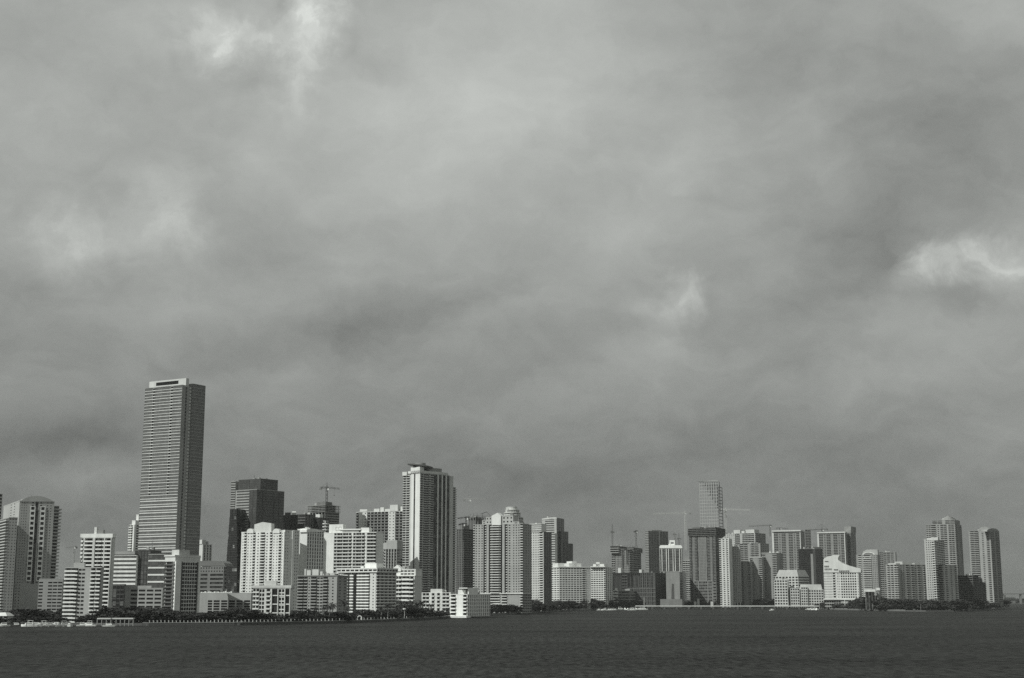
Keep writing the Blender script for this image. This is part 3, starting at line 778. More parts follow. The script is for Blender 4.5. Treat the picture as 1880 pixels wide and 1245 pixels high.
for nm, lab, xl, xc, xr, yt, YY, w in (('office_building', 'small white banded office at the marina under the dark podium', 1125, 1133, 1135, 1084, 2400, .8), ('office_building', 'low grey terraced office behind the marina boats', 1134, 1156, 1168, 1085, 2410, .3)):
    p = rect(xl, xc, xr, YY, 14, 1090); b = Bld(nm, lab, 'office building', p[1], w)
    z = top(xc, yt, YY); b.vol(p, Z0, z, 6, {0: 'r1/half', 1: 'r1/half'}); b.box('roof_room', sub(p, .5, .9, .2, .6), z + .6, z + 3.5); b.done()

Y = 2950
p = rect(1185, 1191, 1227, Y, 58, 1010)
b = Bld('office_tower', 'dark hazy tower with one lit edge standing behind the white-capped office', 'office tower', p[1], .4, mat_glass(.05, .08, .4, .3), trim=.16)
b.vol(p, Z0, top(1191, 975, Y), 44, {0: 'r1/half', 1: 'c3:4 w.3 c2.4:3'}, wm=mat_wall(.3)); b.box('roof_room', sub(p, .1, .9, .2, .7), top(1191, 975, Y), top(1191, 973, Y), mat_wall(.2)); b.done()

# --- white-capped office
Y = 2520
p = rect(1211.5, 1252, None, Y, 10, 1030, dep=22)
z0, zt = top(1230, 1049, Y), top(1230, 1008, Y)
b = Bld('office_tower', 'office tower with bright white cap and white vertical fins above a grey blank base', 'office tower', p[1], .7, mat_glass(.04, .1, .4, .3), trim=.85)
b.vol(p, Z0, z0, 14, {0: 'g1:6/tall'}, wm=mat_wall(.3), part='base_wall')
b.vol(p, z0, zt, 14, {0: 'v1:1 v2:1 v1:1 v2:1 v1:1 v2:1 v1:1'}, roof=False, wm=mat_wall(.25)); b.vol(sub(p, .0, 1, .02, 1), zt, zt + 2.6, 1, {0: 'g1:10/sm'}, part='arcade', roof=False, wm=mat_wall(.75))
zz = zt + 2.6
b.slab('cap', p[0], p[1], [(1210.5, 1006.5), (1211, 1003), (1213, 1001), (1250, 1001), (1252, 1003), (1253, 1006.5)], -20, 1, mat_wall(.85))
b.box('roof_step', sub(p, .4, .7, .2, .7), zz + 4, top(1235, 998.5, Y), mat_wall(.8)); b.slab('roof_frame', p[0], p[1], [(1229, 1000), (1229, 992), (1239, 992), (1239, 1000), (1237, 1000), (1237, 995), (1231, 995), (1231, 1000)], -8, -4, mat_wall(.8)); b.done()
Y = 2440
p = rect(1223, 1248, 1260, Y, 14, 1070)
z = top(1240, 1050, Y)
b = Bld('office_building', 'plain grey block with a tall dark arrow-shaped slot under the white-capped office', 'office building', p[1], .4)
b.vol(p, Z0, z, 14, {0: 'w1', 1: 'c1:3'}, wm=mat_wall(.26)); b.slab('slot', p[0], p[1], [(1232, 1108), (1233.5, 1072), (1237, 1072), (1238.5, 1108)], -.1, .25, mat_wall(.08))
b.box('podium', sub(p, -.3, 1.3, -.3, .0), Z0, top(1240, 1100, Y), mat_wall(.2)); b.done()
Y = 2680
p = rect(1254, 1268, None, Y, 20, 1050, dep=20)
b = Bld('apartment_tower', 'small stepped balconied tower in the gap left of the big unfinished tower', 'apartment tower', p[1], .45)
z = top(1262, 1030, Y); b.vol(p, Z0, z, 24, {0: 'b1:3'}); b.box('roof_room', sub(p, .2, .8, .2, .7), z + .6, z + 8, mat_wall(.25)); b.done()
# ========================================================= buildings, right
# --- big unfinished tower
Y = 2500
p = rect(1266, 1314, 1331, Y, 33, 1030)
z0, zt, zf = top(1300, 1066, Y), top(1300, 983, Y), top(1300, 970, Y)
b = Bld('unfinished_tower', 'massive dark unfinished tower with ragged slab top directly below the lattice tower', 'unfinished building', p[1], .2, mat_glass(.03, .12, .3, .5, .2), bal=.22, trim=.3)
b.vol(p, z0, zt, 30, {0: 'b.8:1/flat d.4 g1:2/sm b.9:1/flat d.5 w.3 g2.6:5/sm w.3 d.4 b.9:1/flat g1:2/sm d.4 b.8:1/flat', 1: 'b1:3/flat'}, roof=False)
b.vol(p, Z0, z0, 9, {0: 'b1:1/flat w.3 c1:2 w.3 c2.4:5 w.3 c1:2 w.3 b1:1/flat', 1: 'b1:3/flat'}, roof=False, part='lower_wall')
b.vol(sub(p, -.03, 1.03, -.04, 1.04), zt, zf, 4, {k: 'b1:%d/low' % n for k, n in enumerate((6, 4, 6, 4))}, part='open_floor', wm=mat_wall(.12))
b.box('formwork', sub(p, .1, .4, .1, .8), zf + .6, zf + 3, mat_wall(.14)); b.box('formwork', sub(p, .62, .97, .1, .8), zf + .6, zf + 2.4, mat_wall(.12))
fr = b.mb('rebar', STEEL())
for i in range(34):
    P = sub(p, R.random(), 1, R.random(), 1)[0]; fr.bar((P.x, P.y, zf), (P.x, P.y, zf + 3 + 3.5 * R.random()), .35)
for i, xx in enumerate((1274, 1280, 1305)): b.box('site_silo', [(at(xx, Y - 16).x + a, Y - 16 + d) for a, d in ((0, 0), (4, 0), (4, 4), (0, 4))], Z0, 12 + 5 * (i % 2), mat_wall(.6))
b.done()

# --- lattice tower
Y = 3050
p = rect(1286.5, 1321, 1328, Y, 24, 990)
zt = top(1310, 882, Y); z0 = Z0
b = Bld('lattice_tower', 'tall bare lattice-like tower frame rising above the massive unfinished tower', 'unfinished building', p[1], .6)
def lattice(b, P0, P1, za, zb, nx, nz, part, m, t=.85):
    P0 = Vector(P0); P1 = Vector(P1); mb = b.mb(part, m)
    for i in range(nx + 1):
        P = P0.lerp(P1, i / nx); mb.bar((P.x, P.y, za), (P.x, P.y, zb), t)
    for j in range(nz + 1):
        z = za + (zb - za) * j / nz; mb.bar((P0.x, P0.y, z), (P1.x, P1.y, z), t)
lm, dm = mat_wall(.42), mat_wall(.1)
lattice(b, p[0], p[1], Z0, zt, 8, 38, 'front_frame', lm); lattice(b, p[1], p[2], Z0, zt - 14, 1, 36, 'side_frame', dm, 1.2)
# inner columns, hung from the top in lengths stepping down to the right
ic = b.mb('inner_column', dm); d = (p[2] - p[1]) * .35
for i in range(9):
    P = p[0].lerp(p[1], i / 8) + d; zb_ = zt - max(0, i - 1) * 9 - (4 if i > 2 else 1); ic.bar((P.x, P.y, zb_), (P.x, P.y, zt - 3), 1.3)
    if i: Q = p[0].lerp(p[1], (i - 1) / 8) + d; ic.bar((Q.x, Q.y, zb_), (P.x, P.y, zb_), .7)
for z in range(3): 
    ic.bar((p[0].x + d.x, p[0].y + d.y, zt - 5 * z - 4), (p[1].x + d.x, p[1].y + d.y, zt - 5 * z - 4), .6)
top_b = b.mb('top_beam', mat_wall(.25)); top_b.bar((p[0].x - 3, p[0].y, zt), (p[1].x + 1, p[1].y, zt - 2), 2.2)
for i in range(6):
    P = p[0].lerp(p[1], .08 + i * .11); top_b.bar((P.x, P.y, zt), (P.x, P.y, zt + 7), .4)
b.done()

# --- condominium cluster right of it
Y = 2440
p = rect(1321, 1339.5, None, Y, 20, 1040, dep=26)
b = Bld('condominium_tower', 'white-striped narrow tower touching the right side of the massive unfinished tower', 'condominium', p[1], .62, bal=.6)
b.vol(p, Z0, top(1330, 989, Y), 32, {0: 'b1:1/flat w.7 g1:1/wide p.9 g.8:1/wide p.5'}); b.done()
Y = 2700
p = rect(1330, 1350, 1352, Y, 20, 1010, dep=None)
b = Bld('condominium_tower', 'grey flat-roofed tower behind the white-striped narrow tower', 'condominium', p[1], .5)
b.vol(p, Z0, top(1340, 981, Y), 38, {0: 'w1 g3:4/sm', 1: 'w1'}); b.done()
Y = 2760
p = rect(1347, 1387, 1406, Y, 36, 1000)
z = top(1365, 979, Y)
b = Bld('condominium_tower', 'broad tower with white crown walls and dark slots behind the terraced condominium', 'condominium', p[1], .42, bal=.4)
b.vol(p, Z0, z, 38, {0: 'w.6 b1:1 w.6 b3:4 w.3', 1: 'b1:3/flat'})
for f0, f1, yy in ((.0, .3, 972), (.36, .5, 974), (.55, .95, 972)): b.box('crown_wall', sub(p, f0, f1, .03, .5), z, top(1365, yy, Y), mat_wall(.55))
b.done()
Y = 2470
p = rect(1341, 1359.5, None, Y, 14, 1050, dep=18)
b = Bld('condominium_tower', 'pale tower punched with square windows at the left end of the terraced condominium', 'condominium', p[1], .42, mat_glass(.02, .05, .2, .3))
b.vol(p, Z0 + 9, top(1350, 1004, Y), 31, {0: 'b1:1/flat g2.4:4/sm'}); 
for i in range(4):
    P = p[0].lerp(p[1], .1 + .27 * i); b.box('stilt', [(P.x + a, P.y + d) for a, d in ((-.8, 0), (.8, 0), (.8, 2), (-.8, 2))], Z0, Z0 + 9.05, mat_wall(.7))
b.done()
Y = 2640
p = rect(1358, 1396, 1412, Y, 34, 1010)
b = Bld('condominium_tower', 'dark-balconied tower rising at the back of the terraced condominium', 'condominium', p[1], .3, bal=.36)
b.vol(p, Z0, top(1380, 998, Y), 33, {0: 'b2:2/flat w.6 b2:2/flat w.4', 1: 'g1:4/sm'}); b.done()
Y = 2480
b = Bld('condominium_tower', 'terraced grey condominium rising in three steps left of the white trapezoid building', 'condominium', at(1400, Y), .28, bal=.36)
for xl, xc, xr, yt in ((1361, 1378, None, 1031), (1378, 1400, None, 1024), (1400, 1427, 1438, 1016)):
    p = rect(xl, xc, xr, Y, 28, 1060, dep=24); Y += 8
    b.vol(p, Z0, top(xc, yt, Y), 30 if xr else 26, {0: 'b.8:1/flat w1.6 b1:1/flat', 1: 'w1 b1:1/flat'}, part='step_wall')
    b.box('cornice', sub(p, -.02, 1.02, -.03, .5), top(xc, yt, Y), top(xc, yt - .9, Y), mat_wall(.6))
b.done()

# --- twin framed towers
Y = 2950
for i, (xl, xc, xr, yt, lab) in enumerate(((1418, 1470.5, 1478, 976, 'wide framed tower with white rim and dark balcony columns, left framed twin'), (1501, 1552, 1556, 979, 'wide framed tower with white rim and dark balcony columns, right framed twin'))):
    p = rect(xl, xc, xr, Y + 30 * i, 24, 1000)
    b = Bld('apartment_tower', lab, 'apartment tower', p[1], .24, mat_glass(.02, .06, .3), bal=.28, trim=.6)
    z = top(xc - 25, yt, Y + 30 * i)
    b.vol(p, Z0, z, 44, {0: 'p.5 b1.2:2/flat g1:1/sm b1.2:2/flat w.8 b1.2:2/flat g1:1/sm b1:2/flat p.25', 1: 'g1:2/sm'}, wm=mat_wall(.26))
    b.box('rim', sub(p, -.0, 1.02, -.08, .9), z + .6, z + 3.2, mat_wall(.6)); b.done()
Y = 3050
p = rect(1478.5, 1489, None, Y, 12, 990, dep=16)
b = Bld('apartment_tower', 'slim dark tower between the two framed twins', 'apartment tower', p[1], .2); z = top(1484, 973, Y)
b.vol(p, Z0, z, 48, {0: 'b1:2/flat'}); b.box('roof_room', sub(p, .4, 1, .1, .8), z + .6, z + 5, mat_wall(.25)); b.done()
Y = 3000
c = at(1562, Y + 14, 1000); r = (az(1571, 1000) - az(1561, 1000)) * Y
b = Bld('apartment_tower', 'dark round-cornered tower with a raked top at the right of the framed twins', 'apartment tower', c, .26, bal=.3)
p = rect(1547, 1562, 1571.5, Y, 30, 1000); z = top(1560, 975, Y)
b.vol(p, Z0, z, 46, {0: 'w1 b1:1/flat', 1: 'b1:2/flat'})
b.slab('raked_top', p[0], p[1], [(1552, 979), (1552, 974), (1562, 966.5), (1562, 979)], -14, .2, mat_wall(.3)); b.slab('raked_side', p[1], p[2], [(1562, 979), (1562, 966.5), (1571.5, 968), (1571.5, 979)], -14, .2, mat_wall(.22)); b.done()

# --- dark block
Y = 2720
p = rect(1467, 1511, None, Y, 10, 1040, dep=22); z = top(1490, 1008, Y)
b = Bld('unfinished_tower', 'very dark block with one pale vertical strip behind the white hotel', 'unfinished building', p[1], .05, mat_glass(.012, .025, .3, .5, .2), trim=.05)
b.vol(p, Z0, z, 30, {0: 'c2:4 c2:4 w.7 c2:4'}, wm=mat_wall(.07))
b.box('pale_strip', sub(p, .5, .6, -.03, .0), Z0, top(1490, 1017, Y), mat_wall(.3)); b.box('roof_room', sub(p, .62, .95, .2, .8), z + .6, z + 4, mat_wall(.08))
b.box('roof_post', sub(p, .56, .59, .2, .3), z + .6, z + 6, mat_wall(.5)); b.done()

# --- white trapezoid-roofed building
def frustum(b, part, pts, z0, z1, ins, m):
    c = sum(pts, Vector((0, 0))) / 4; mb = b.mb(part, m); i = len(mb.v)
    mb.v += [(a.x, a.y, z0) for a in pts] + [(c.x + (a.x - c.x) * ins, c.y + (a.y - c.y) * ins, z1) for a in pts]
    mb.f += [(i, i + 3, i + 2, i + 1), (i + 4, i + 5, i + 6, i + 7)] + [(i + k, i + (k + 1) % 4, i + 4 + (k + 1) % 4, i + 4 + k) for k in range(4)]
Y = 2440
p = rect(1424, 1466, 1486, Y, 38, 1075)
zt = top(1445, 1058, Y); zr = top(1445, 1046, Y)
b = Bld('office_building', 'white mid-rise with a big sloping trapezoid roof and deep square windows', 'office building', p[1], .56, mat_glass(.015, .04, .2, .3), trim=.7)
b.vol(p, Z0, zt, 12, {0: 'g1:7/sq', 1: 'r1/half'}, roof=False)
frustum(b, 'sloped_roof', sub(p, .02, .99, .02, .99), zt + .02, zr, .8, mat_wall(.42))
q = rect(1421.5, 1446, None, Y - 14, 20, 1080, dep=14); b.vol(q, Z0, top(1440, 1065, Y), 10, {0: 'g1:5/sq'}, part='front_step', roof=True); b.done()
Y = 2422
p = rect(1453, 1512, None, Y, 6, 1090, dep=22)
zt = top(1480, 1083, Y)
b = Bld('office_building', 'low white terraced building with deep square windows left of the white hotel', 'office building', p[1], .58, mat_glass(.015, .04, .2, .3))
b.vol(p, Z0, zt, 7, {0: 'g1:13/sq'})
frustum(b, 'sloped_roof', sub(p, .28, .97, .1, .95), zt + .62, top(1485, 1073, Y), .9, mat_wall(.52))
q = sub(p, .3, .5, -.12, .3); b.vol(q, Z0, top(1475, 1078, Y), 8, {0: 'g1:3/sq'}, part='front_bay'); q = sub(p, -.03, .25, -.1, .3); b.vol(q, Z0, top(1460, 1080, Y), 7, {0: 'g1:4/sq'}, part='west_bay'); b.done()

# --- white hotel with the sweeping roof
Y = 2240
p = rect(1513, 1577, 1582, Y, 22, 1075)
b = Bld('hotel', 'bright white hotel whose roofline sweeps down in a curve to the right', 'hotel', p[1], .62, mat_glass(.015, .05, .25), bal=.6)
z0, zt = top(1545, 1099, Y), top(1577, 1051, Y)
b.vol(p, z0, zt, 10, {0: 'g3.2:9/sm w.2 b1:1/flat w.5 g1.2:2/sm w.2 g6:7/sq w.3 g.5:1/sm', 1: 'g1:1'}, roof=False)
sw = [(1511.8, 1051), (1511.8, 1027), (1514, 1024.5), (1519, 1022), (1527, 1020.5), (1529, 1019), (1541.5, 1019), (1538.5, 1024), (1538.5, 1028), (1545, 1033), (1556, 1038), (1570, 1042), (1577, 1043.5), (1580.5, 1046), (1580.5, 1051)]
b.slab('swept_roof', p[0], p[1], sw, -14, .8)
U = (p[1] - p[0]).normalized(); Nn = Vector((U.y, -U.x))
for f0, f1, y0, y1, n in ((.03, .16, 1041, 1038, 3), (.03, .24, 1046, 1043.2, 5), (.3, .42, 1047, 1044.5, 3), (.45, .74, 1050, 1047, 6), (.04, .16, 1031, 1029.5, 1)):
    b.facade(p[0].lerp(p[1], f0) + Nn * 1.4, p[0].lerp(p[1], f1) + Nn * 1.4, top(1545, y0, Y), top(1545, y1, Y), 1, 'g1:%d/big' % n, 'upper_window_wall')
b.box('terrace_slab', sub(p, -.03, 1.02, -.1, 1), z0 - 2, z0 - .02, mat_wall(.6)); b.vol(sub(p, 0, .98, 0, 1), Z0, z0 - 2, 3, {0: 'c2:4 g1.5:3/tall c4:5'}, roof=False, part='podium_wall', wm=mat_wall(.2))
q = sub(p, .5, .95, -.35, -.1); b.box('entrance_canopy', q, top(1560, 1106.2, Y), top(1560, 1104.6, Y))
for f in (.6, .8): b.box('canopy_post', sub(p, f, f + .015, -.38, -.36), Z0, top(1560, 1102, Y))
b.done()

# --- barrel-arched tower and slab
Y = 2420
p = rect(1573, 1612, None, Y, 22, 1050, dep=30)
zt = top(1590, 1019, Y)
b = Bld('condominium_tower', 'condominium with two round-arched roof windows and a bright striped balcony column', 'condominium', p[1], .3, mat_glass(.02, .06, .3), bal=.62)
b.vol(p, Z0, zt, 28, {0: 'w.8 b1.4:1/flat w.5 b3.4:1/out w.4 g2.2:3/sm'})
for x0, x1, yb, h, v1 in ((1583.5, 1606, 1019, 5.5, -2), (1585, 1600, 1027, 5, .9)):
    xm, rr = (x0 + x1) / 2, (x1 - x0) / 2; n = 12
    o = [(xm - rr * math.cos(math.pi * i / n), yb - h * math.sin(math.pi * i / n)) for i in range(n + 1)]
    i_ = [(xm - rr * .84 * math.cos(math.pi * i / n), yb - h * .78 * math.sin(math.pi * i / n)) for i in range(n + 1)]
    b.slab('arch', p[0], p[1], o + i_[::-1], v1 - 6, v1, mat_wall(.72)); b.slab('arch_window', p[0], p[1], i_ + [(x1 - 2, yb)], v1 - 5, v1 - .5, mat_wall(.2))
b.slab('barrel_roof', p[0], p[1], [(1582, 1020), (1585, 1012), (1592, 1009), (1611, 1009), (1612, 1020)], -22, -9, mat_wall(.4)); b.done()
Y = 2560
p = rect(1610, 1645.5, None, Y, 20, 1050, dep=20)
b = Bld('condominium_tower', 'plain grey balconied slab just right of the arched condominium', 'condominium', p[1], .27, bal=.32)
b.vol(p, Z0, top(1630, 1014, Y), 28, {0: 'b1:4/flat g1.6:3/wide w.2'}); b.done()
# --- pavilion with white flat roof
Y = 2060
p = rect(1588, 1607, None, Y, 8, 1085, dep=14)
b = Bld('pavilion', 'low pavilion with a white slanted roof slab on posts above the dark trees', 'pavilion', p[1], .75)
za = top(1597, 1086.5, Y); b.box('roof_slab', p, za, za + 3.4)
for f in (.05, .35, .65, .95):
    b.box('post', sub(p, f, f + .03, .05, .12), Z0, za, mat_wall(.25))
b.vol(sub(p, .1, .9, .3, .9), Z0, za - .02, 3, {0: 'd1'}, roof=False, part='rear_wall', wm=mat_wall(.2)); q = rect(1609, 1615.5, None, Y + 5, 8, 1083, dep=6); b.box('roof_box', q, za + 2, za + 5.5); b.box('roof_box_shaft', sub(q, .2, .8, .2, .8), Z0, za + 2, mat_wall(.3)); b.done()

# --- grouped waterfront condominiums
Y = 2100
p = rect(1628, 1648, 1701, Y, 62, 1080)
b = Bld('condominium_tower', 'long grey condominium with dark balcony columns and a bright serrated corner', 'condominium', p[1], .32, mat_glass(.02, .06, .3), bal=.45)
zt = top(1648, 1037, Y)
b.vol(p, Z0, zt, 20, {0: 'w.4 b1:1/flat w.3 b1:1/flat w.3 b1:1/flat', 1: 'b.4:1/out w.6 g1.6:2/sm w.3 b1:1/flat w.6 b1:1/flat g1:1/sm b1:1/flat w.8 b.8:1'})
for f0, f1, h in ((.05, .2, 2.5), (.28, .62, 5), (.7, .95, 3)): b.box('roof_room', sub(p, .1, .8, f0, f1), zt + .6, zt + h, mat_wall(.5))
b.done()
Y = 2040
p = rect(1700, 1718.5, 1737, Y, 26, 1060)
zt = top(1715, 990, Y)
b = Bld('condominium_tower', 'bright-fronted tower with dark corner balconies in front of the domed tower', 'condominium', p[1], .74, mat_glass(.02, .06, .3), bal=.7)
b.vol(p, Z0, zt, 30, {0: 'w.5 g2.4:3/sm b1:1/flat', 1: 'b1.2:1/flat b2:3/flat'}, wm=mat_wall(.46))
b.slab('slanted_top', p[0], p[1], [(1702, 992), (1702, 988), (1722, 986), (1722, 992)], -10, .3, mat_wall(.6))
q = rect(None, 1733, 1758, Y + 14, 50, 1070, wid=16); b.vol(q, Z0, top(1745, 1037, Y), 24, {0: 'b1:1', 1: 'w.5 b.7:1/flat w.4 g1:1/sm w.5 b.6:1'}, part='lower_wing', wm=mat_wall(.5)); b.done()
Y = 2180
p = rect(1701.5, 1755, 1767, Y, 30, 1000)
zt = top(1735, 955, Y)
b = Bld('condominium_tower', 'tallest right-hand tower with a low dome and stepped shoulders', 'condominium', p[1], .33, mat_glass(.02, .06, .3), bal=.36)  # wall grey lowered evenly in place of cloud shadow
zs = top(1702, 963, Y)
b.vol(p, Z0, zs, 44, {0: 'g1:2/wide b1.2:1/flat g.8:1/sm b1.4:2/flat w.3 b1.2:2/flat w.2', 1: 'b1:1/flat w.3 g1:2/sm b1:1/flat'})
b.vol(sub(p, .22, 1, .05, .8), zs + .6, zt, 3, {0: 'b1:2/flat w.3 b1:2/flat', 1: 'g1:3/sm'}, part='upper_step')
q = sub(p, .45, .95, .1, .7); cc = sum(q, Vector((0, 0))) / 4
for k in range(4):
    rr = 11 * math.cos(rad(12 + 21 * k)); b.box('dome', [(cc.x + rr * math.cos(i * math.pi / 10), cc.y + rr * math.sin(i * math.pi / 10)) for i in range(20)], zt + .6 + k * 1.7, zt + .6 + (k + 1) * 1.7, mat_wall(.33))
b.done()
Y = 2130
p = rect(1759, 1787, 1810, Y, 50, 1080)
zt = top(1785, 1057, Y)
b = Bld('condominium_tower', 'dark mid-rise with ribbed balconies and a roofline stepping down to the right', 'condominium', p[1], .1, mat_glass(.012, .03, .3), bal=.14)
b.vol(p, Z0, zt - 10, 14, {0: 'b1:3/flat', 1: 'b.8:1/flat w.3 b.8:1/flat w.3 b.8:1/flat'})
b.vol(sub(p, 0, 1, 0, .45), zt - 9.4, zt, 3, {0: 'b1:3/flat', 1: 'b1:2/flat'}, part='upper_step'); b.vol(sub(p, 0, 1, .45, .72), zt - 9.4, zt - 4, 2, {1: 'b1:1'}, part='middle_step'); b.done()
Y = 2390
p = rect(1782, 1822, 1838, Y, 40, 1040)
zt = top(1822, 974, Y)
b = Bld('condominium_tower', 'rounded tower with two arched roof humps at the right end of the skyline', 'condominium', p[1], .33, mat_glass(.02, .06, .3), bal=.36)  # cloud shadow is put into the wall grey, as on the domed tower
b.vol(p, Z0, zt, 42, {0: 'w.2 b1:1/flat b1:1 w.4 g1:1/sm w.3 b.7:1/flat p.3', 1: 'b1.4:2/flat w.5 b1.6:2/flat'})
for e0, e1, x0, x1, yb, h, v in ((p[0], p[1], 1797, 1816, 974, 7, -9), (p[1], p[2], 1812, 1833, 975, 5, .4)):
    xm, rr = (x0 + x1) / 2, (x1 - x0) / 2
    b.slab('arched_hump', e0, e1, [(xm - rr * math.cos(math.pi * i / 12), yb - h * math.sin(math.pi * i / 12)) for i in range(13)] + [(x1, yb + 1), (x0, yb + 1)], v - 10, v, mat_wall(.3))
b.done()
# ================================================ land, water, shoreline things
SH = [(-420, 1150), (0, 1149.5), (40, 1148.5), (110, 1148), (270, 1149), (440, 1148), (600, 1145.4), (700, 1142), (770, 1138.6), (826, 1135), (829, 1132.6), (872, 1131.8), (900, 1130.6), (960, 1127),
      (1030, 1122.6), (1052, 1121), (1090, 1120.4), (1105, 1119.2), (1140, 1118.6), (1172, 1118), (1180, 1117.6), (1300, 1117.5), (1440, 1117.6), (1494, 1118), (1500, 1118.6), (1530, 1119.8), (1580, 1121), (1640, 1122.4), (1700, 1123),
      (1762, 1122.8), (1800, 1121), (1836, 1118.4), (1850, 1115), (1853, 1110)]
shore = [ground(x, y) for x, y in SH]
def shore_at(x):          # waterline depth at a bearing
    for (x0, y0), (x1, y1) in zip(SH, SH[1:]):
        if x0 <= x <= x1: return ground(x, y0 + (y1 - y0) * (x - x0) / (x1 - x0)).y
    return ground(x, SH[-1][1]).y
bm = bmesh.new()
vs = [bm.verts.new((p.x, p.y, 1.5)) for p in shore]; lo = [bm.verts.new((p.x, p.y, -2)) for p in shore]
bk = [bm.verts.new((p.x / p.y * 9000, 9000, 1.5)) for p in shore]
for i in range(len(shore) - 1):
    bm.faces.new((vs[i], vs[i + 1], bk[i + 1], bk[i])); bm.faces.new((lo[i], lo[i + 1], vs[i + 1], vs[i]))
bmesh.ops.recalc_face_normals(bm, faces=bm.faces)
me = bpy.data.meshes.new('ground'); bm.to_mesh(me); bm.free(); me.materials.append(mat_plain('shore_ground', .11, .95))
tag(link('ground', me), None, None, kind='structure')

# water
m = bpy.data.materials.new('bay_water'); nt = nodes(m); N = nt.nodes; L = nt.links
out = N.new('ShaderNodeOutputMaterial'); df = N.new('ShaderNodeBsdfDiffuse'); gs = N.new('ShaderNodeBsdfGlossy'); mxs = N.new('ShaderNodeMixShader')
L.new(df.outputs[0], mxs.inputs[1]); L.new(gs.outputs[0], mxs.inputs[2]); L.new(mxs.outputs[0], out.inputs[0])
geo = N.new('ShaderNodeNewGeometry')
mp = N.new('ShaderNodeMapping'); mp.inputs['Scale'].default_value = (.5, .9, 1); mp.inputs['Rotation'].default_value = (0, 0, .3); L.new(geo.outputs['Position'], mp.inputs[0])
n1 = N.new('ShaderNodeTexNoise'); n1.inputs['Scale'].default_value = .16; n1.inputs['Detail'].default_value = 8; n1.inputs['Roughness'].default_value = .68; L.new(mp.outputs[0], n1.inputs[0])
n3 = N.new('ShaderNodeTexNoise'); n3.inputs['Scale'].default_value = .012; n3.inputs['Detail'].default_value = 3; L.new(mp.outputs[0], n3.inputs[0])
bp = N.new('ShaderNodeBump'); bp.inputs['Strength'].default_value = 1.0; bp.inputs['Distance'].default_value = 1.2; L.new(n1.outputs[0], bp.inputs['Height'])
L.new(bp.outputs[0], gs.inputs['Normal']); L.new(bp.outputs[0], df.inputs['Normal'])
df.inputs['Color'].default_value = g(.021); gs.inputs['Color'].default_value = g(.9); gs.inputs['Roughness'].default_value = .3
# gusts: patches of ripples that mirror more or less of the sky
mg = N.new('ShaderNodeMapping'); mg.inputs['Scale'].default_value = (.42, .1, 1); mg.inputs['Rotation'].default_value = (0, 0, .06); L.new(geo.outputs['Position'], mg.inputs[0])
n4 = N.new('ShaderNodeTexNoise'); n4.inputs['Scale'].default_value = 1; n4.inputs['Detail'].default_value = 5; n4.inputs['Roughness'].default_value = .7; L.new(mg.outputs[0], n4.inputs[0])
n5 = N.new('ShaderNodeMath'); n5.operation = 'MULTIPLY_ADD'; n5.inputs[1].default_value = .35; L.new(n3.outputs[0], n5.inputs[0]); L.new(n4.outputs[0], n5.inputs[2])
mr = N.new('ShaderNodeMapRange'); mr.inputs[1].default_value = .48; mr.inputs[2].default_value = .88; mr.inputs[3].default_value = .0; mr.inputs[4].default_value = .17; L.new(n5.outputs[0], mr.inputs[0]); L.new(mr.outputs[0], mxs.inputs[0])
mb = MB(); mb.quad((-40000, -2000, 0), (40000, -2000, 0), (40000, 45000, 0), (-40000, 45000, 0))
tag(link('water', mb.mesh('water', m)), None, None, kind='structure')

# ------------------------------------------------------------------ sea wall
front = [(x, y) for x, y in SH if -420 <= x <= 829]
mb = MB(); cap = MB()
def along(x): return Vector((az(x) * shore_at(x), shore_at(x)))
xs = [-300 + 12 * i for i in range(95)]; xs = [x for x in xs if x < 826] + [826]
root = empty('seawall', (0, along(400).y, 0), 'long low concrete sea wall running along the promenade to the point', 'sea wall')
off = (0, along(400).y, 0)
for x0, x1 in zip(xs, xs[1:]):
    a, c = along(x0), along(x1); d = (c - a).normalized(); n = Vector((d.y, -d.x))
    def hexa(m, lo_, hi_, o, i): m.hexa([(a.x + n.x * o, a.y + n.y * o, lo_), (c.x + n.x * o, c.y + n.y * o, lo_), (c.x - n.x * i, c.y - n.y * i, lo_), (a.x - n.x * i, a.y - n.y * i, lo_),
                                        (a.x + n.x * o, a.y + n.y * o, hi_), (c.x + n.x * o, c.y + n.y * o, hi_), (c.x - n.x * i, c.y - n.y * i, hi_), (a.x - n.x * i, a.y - n.y * i, hi_)])
    hexa(mb, -1.5, 1.7, .5, .6)
    if x0 > 262: hexa(cap, 1.7, 2.1, .65, .8)
link('wall', mb.mesh('wall', mat_wall(.09, .9), off), root); link('cap', cap.mesh('cap', mat_wall(.3, .9), off), root)

def low_wall(x0, x1, h, v, label, step=10):
    P = along(x0); o = (P.x, P.y, 0); r = empty('seawall', o, label, 'sea wall'); mb = MB(); n = int((x1 - x0) / step)
    for i in range(n):
        a, c = along(x0 + (x1 - x0) * i / n), along(x0 + (x1 - x0) * (i + 1) / n); hh = h * (.85 + .3 * R.random())
        mb.hexa([(a.x, a.y - .6, -1), (c.x, c.y - .6, -1), (c.x, c.y + 1, -1), (a.x, a.y + 1, -1), (a.x, a.y - .3, hh), (c.x, c.y - .3, hh), (c.x, c.y + 1, hh), (a.x, a.y + 1, hh)])
    link('wall', mb.mesh('wall', mat_wall(v, .95), o), r)
low_wall(1046, 1126, 3.4, .26, 'pale low wall along the bank under the white slab pair')
low_wall(886, 1030, 2.2, .16, 'low rough stone bank below the gabled condominium', 6)
low_wall(1502, 1660, 2.4, .24, 'thin pale sea wall in front of the white hotel and the pavilion')
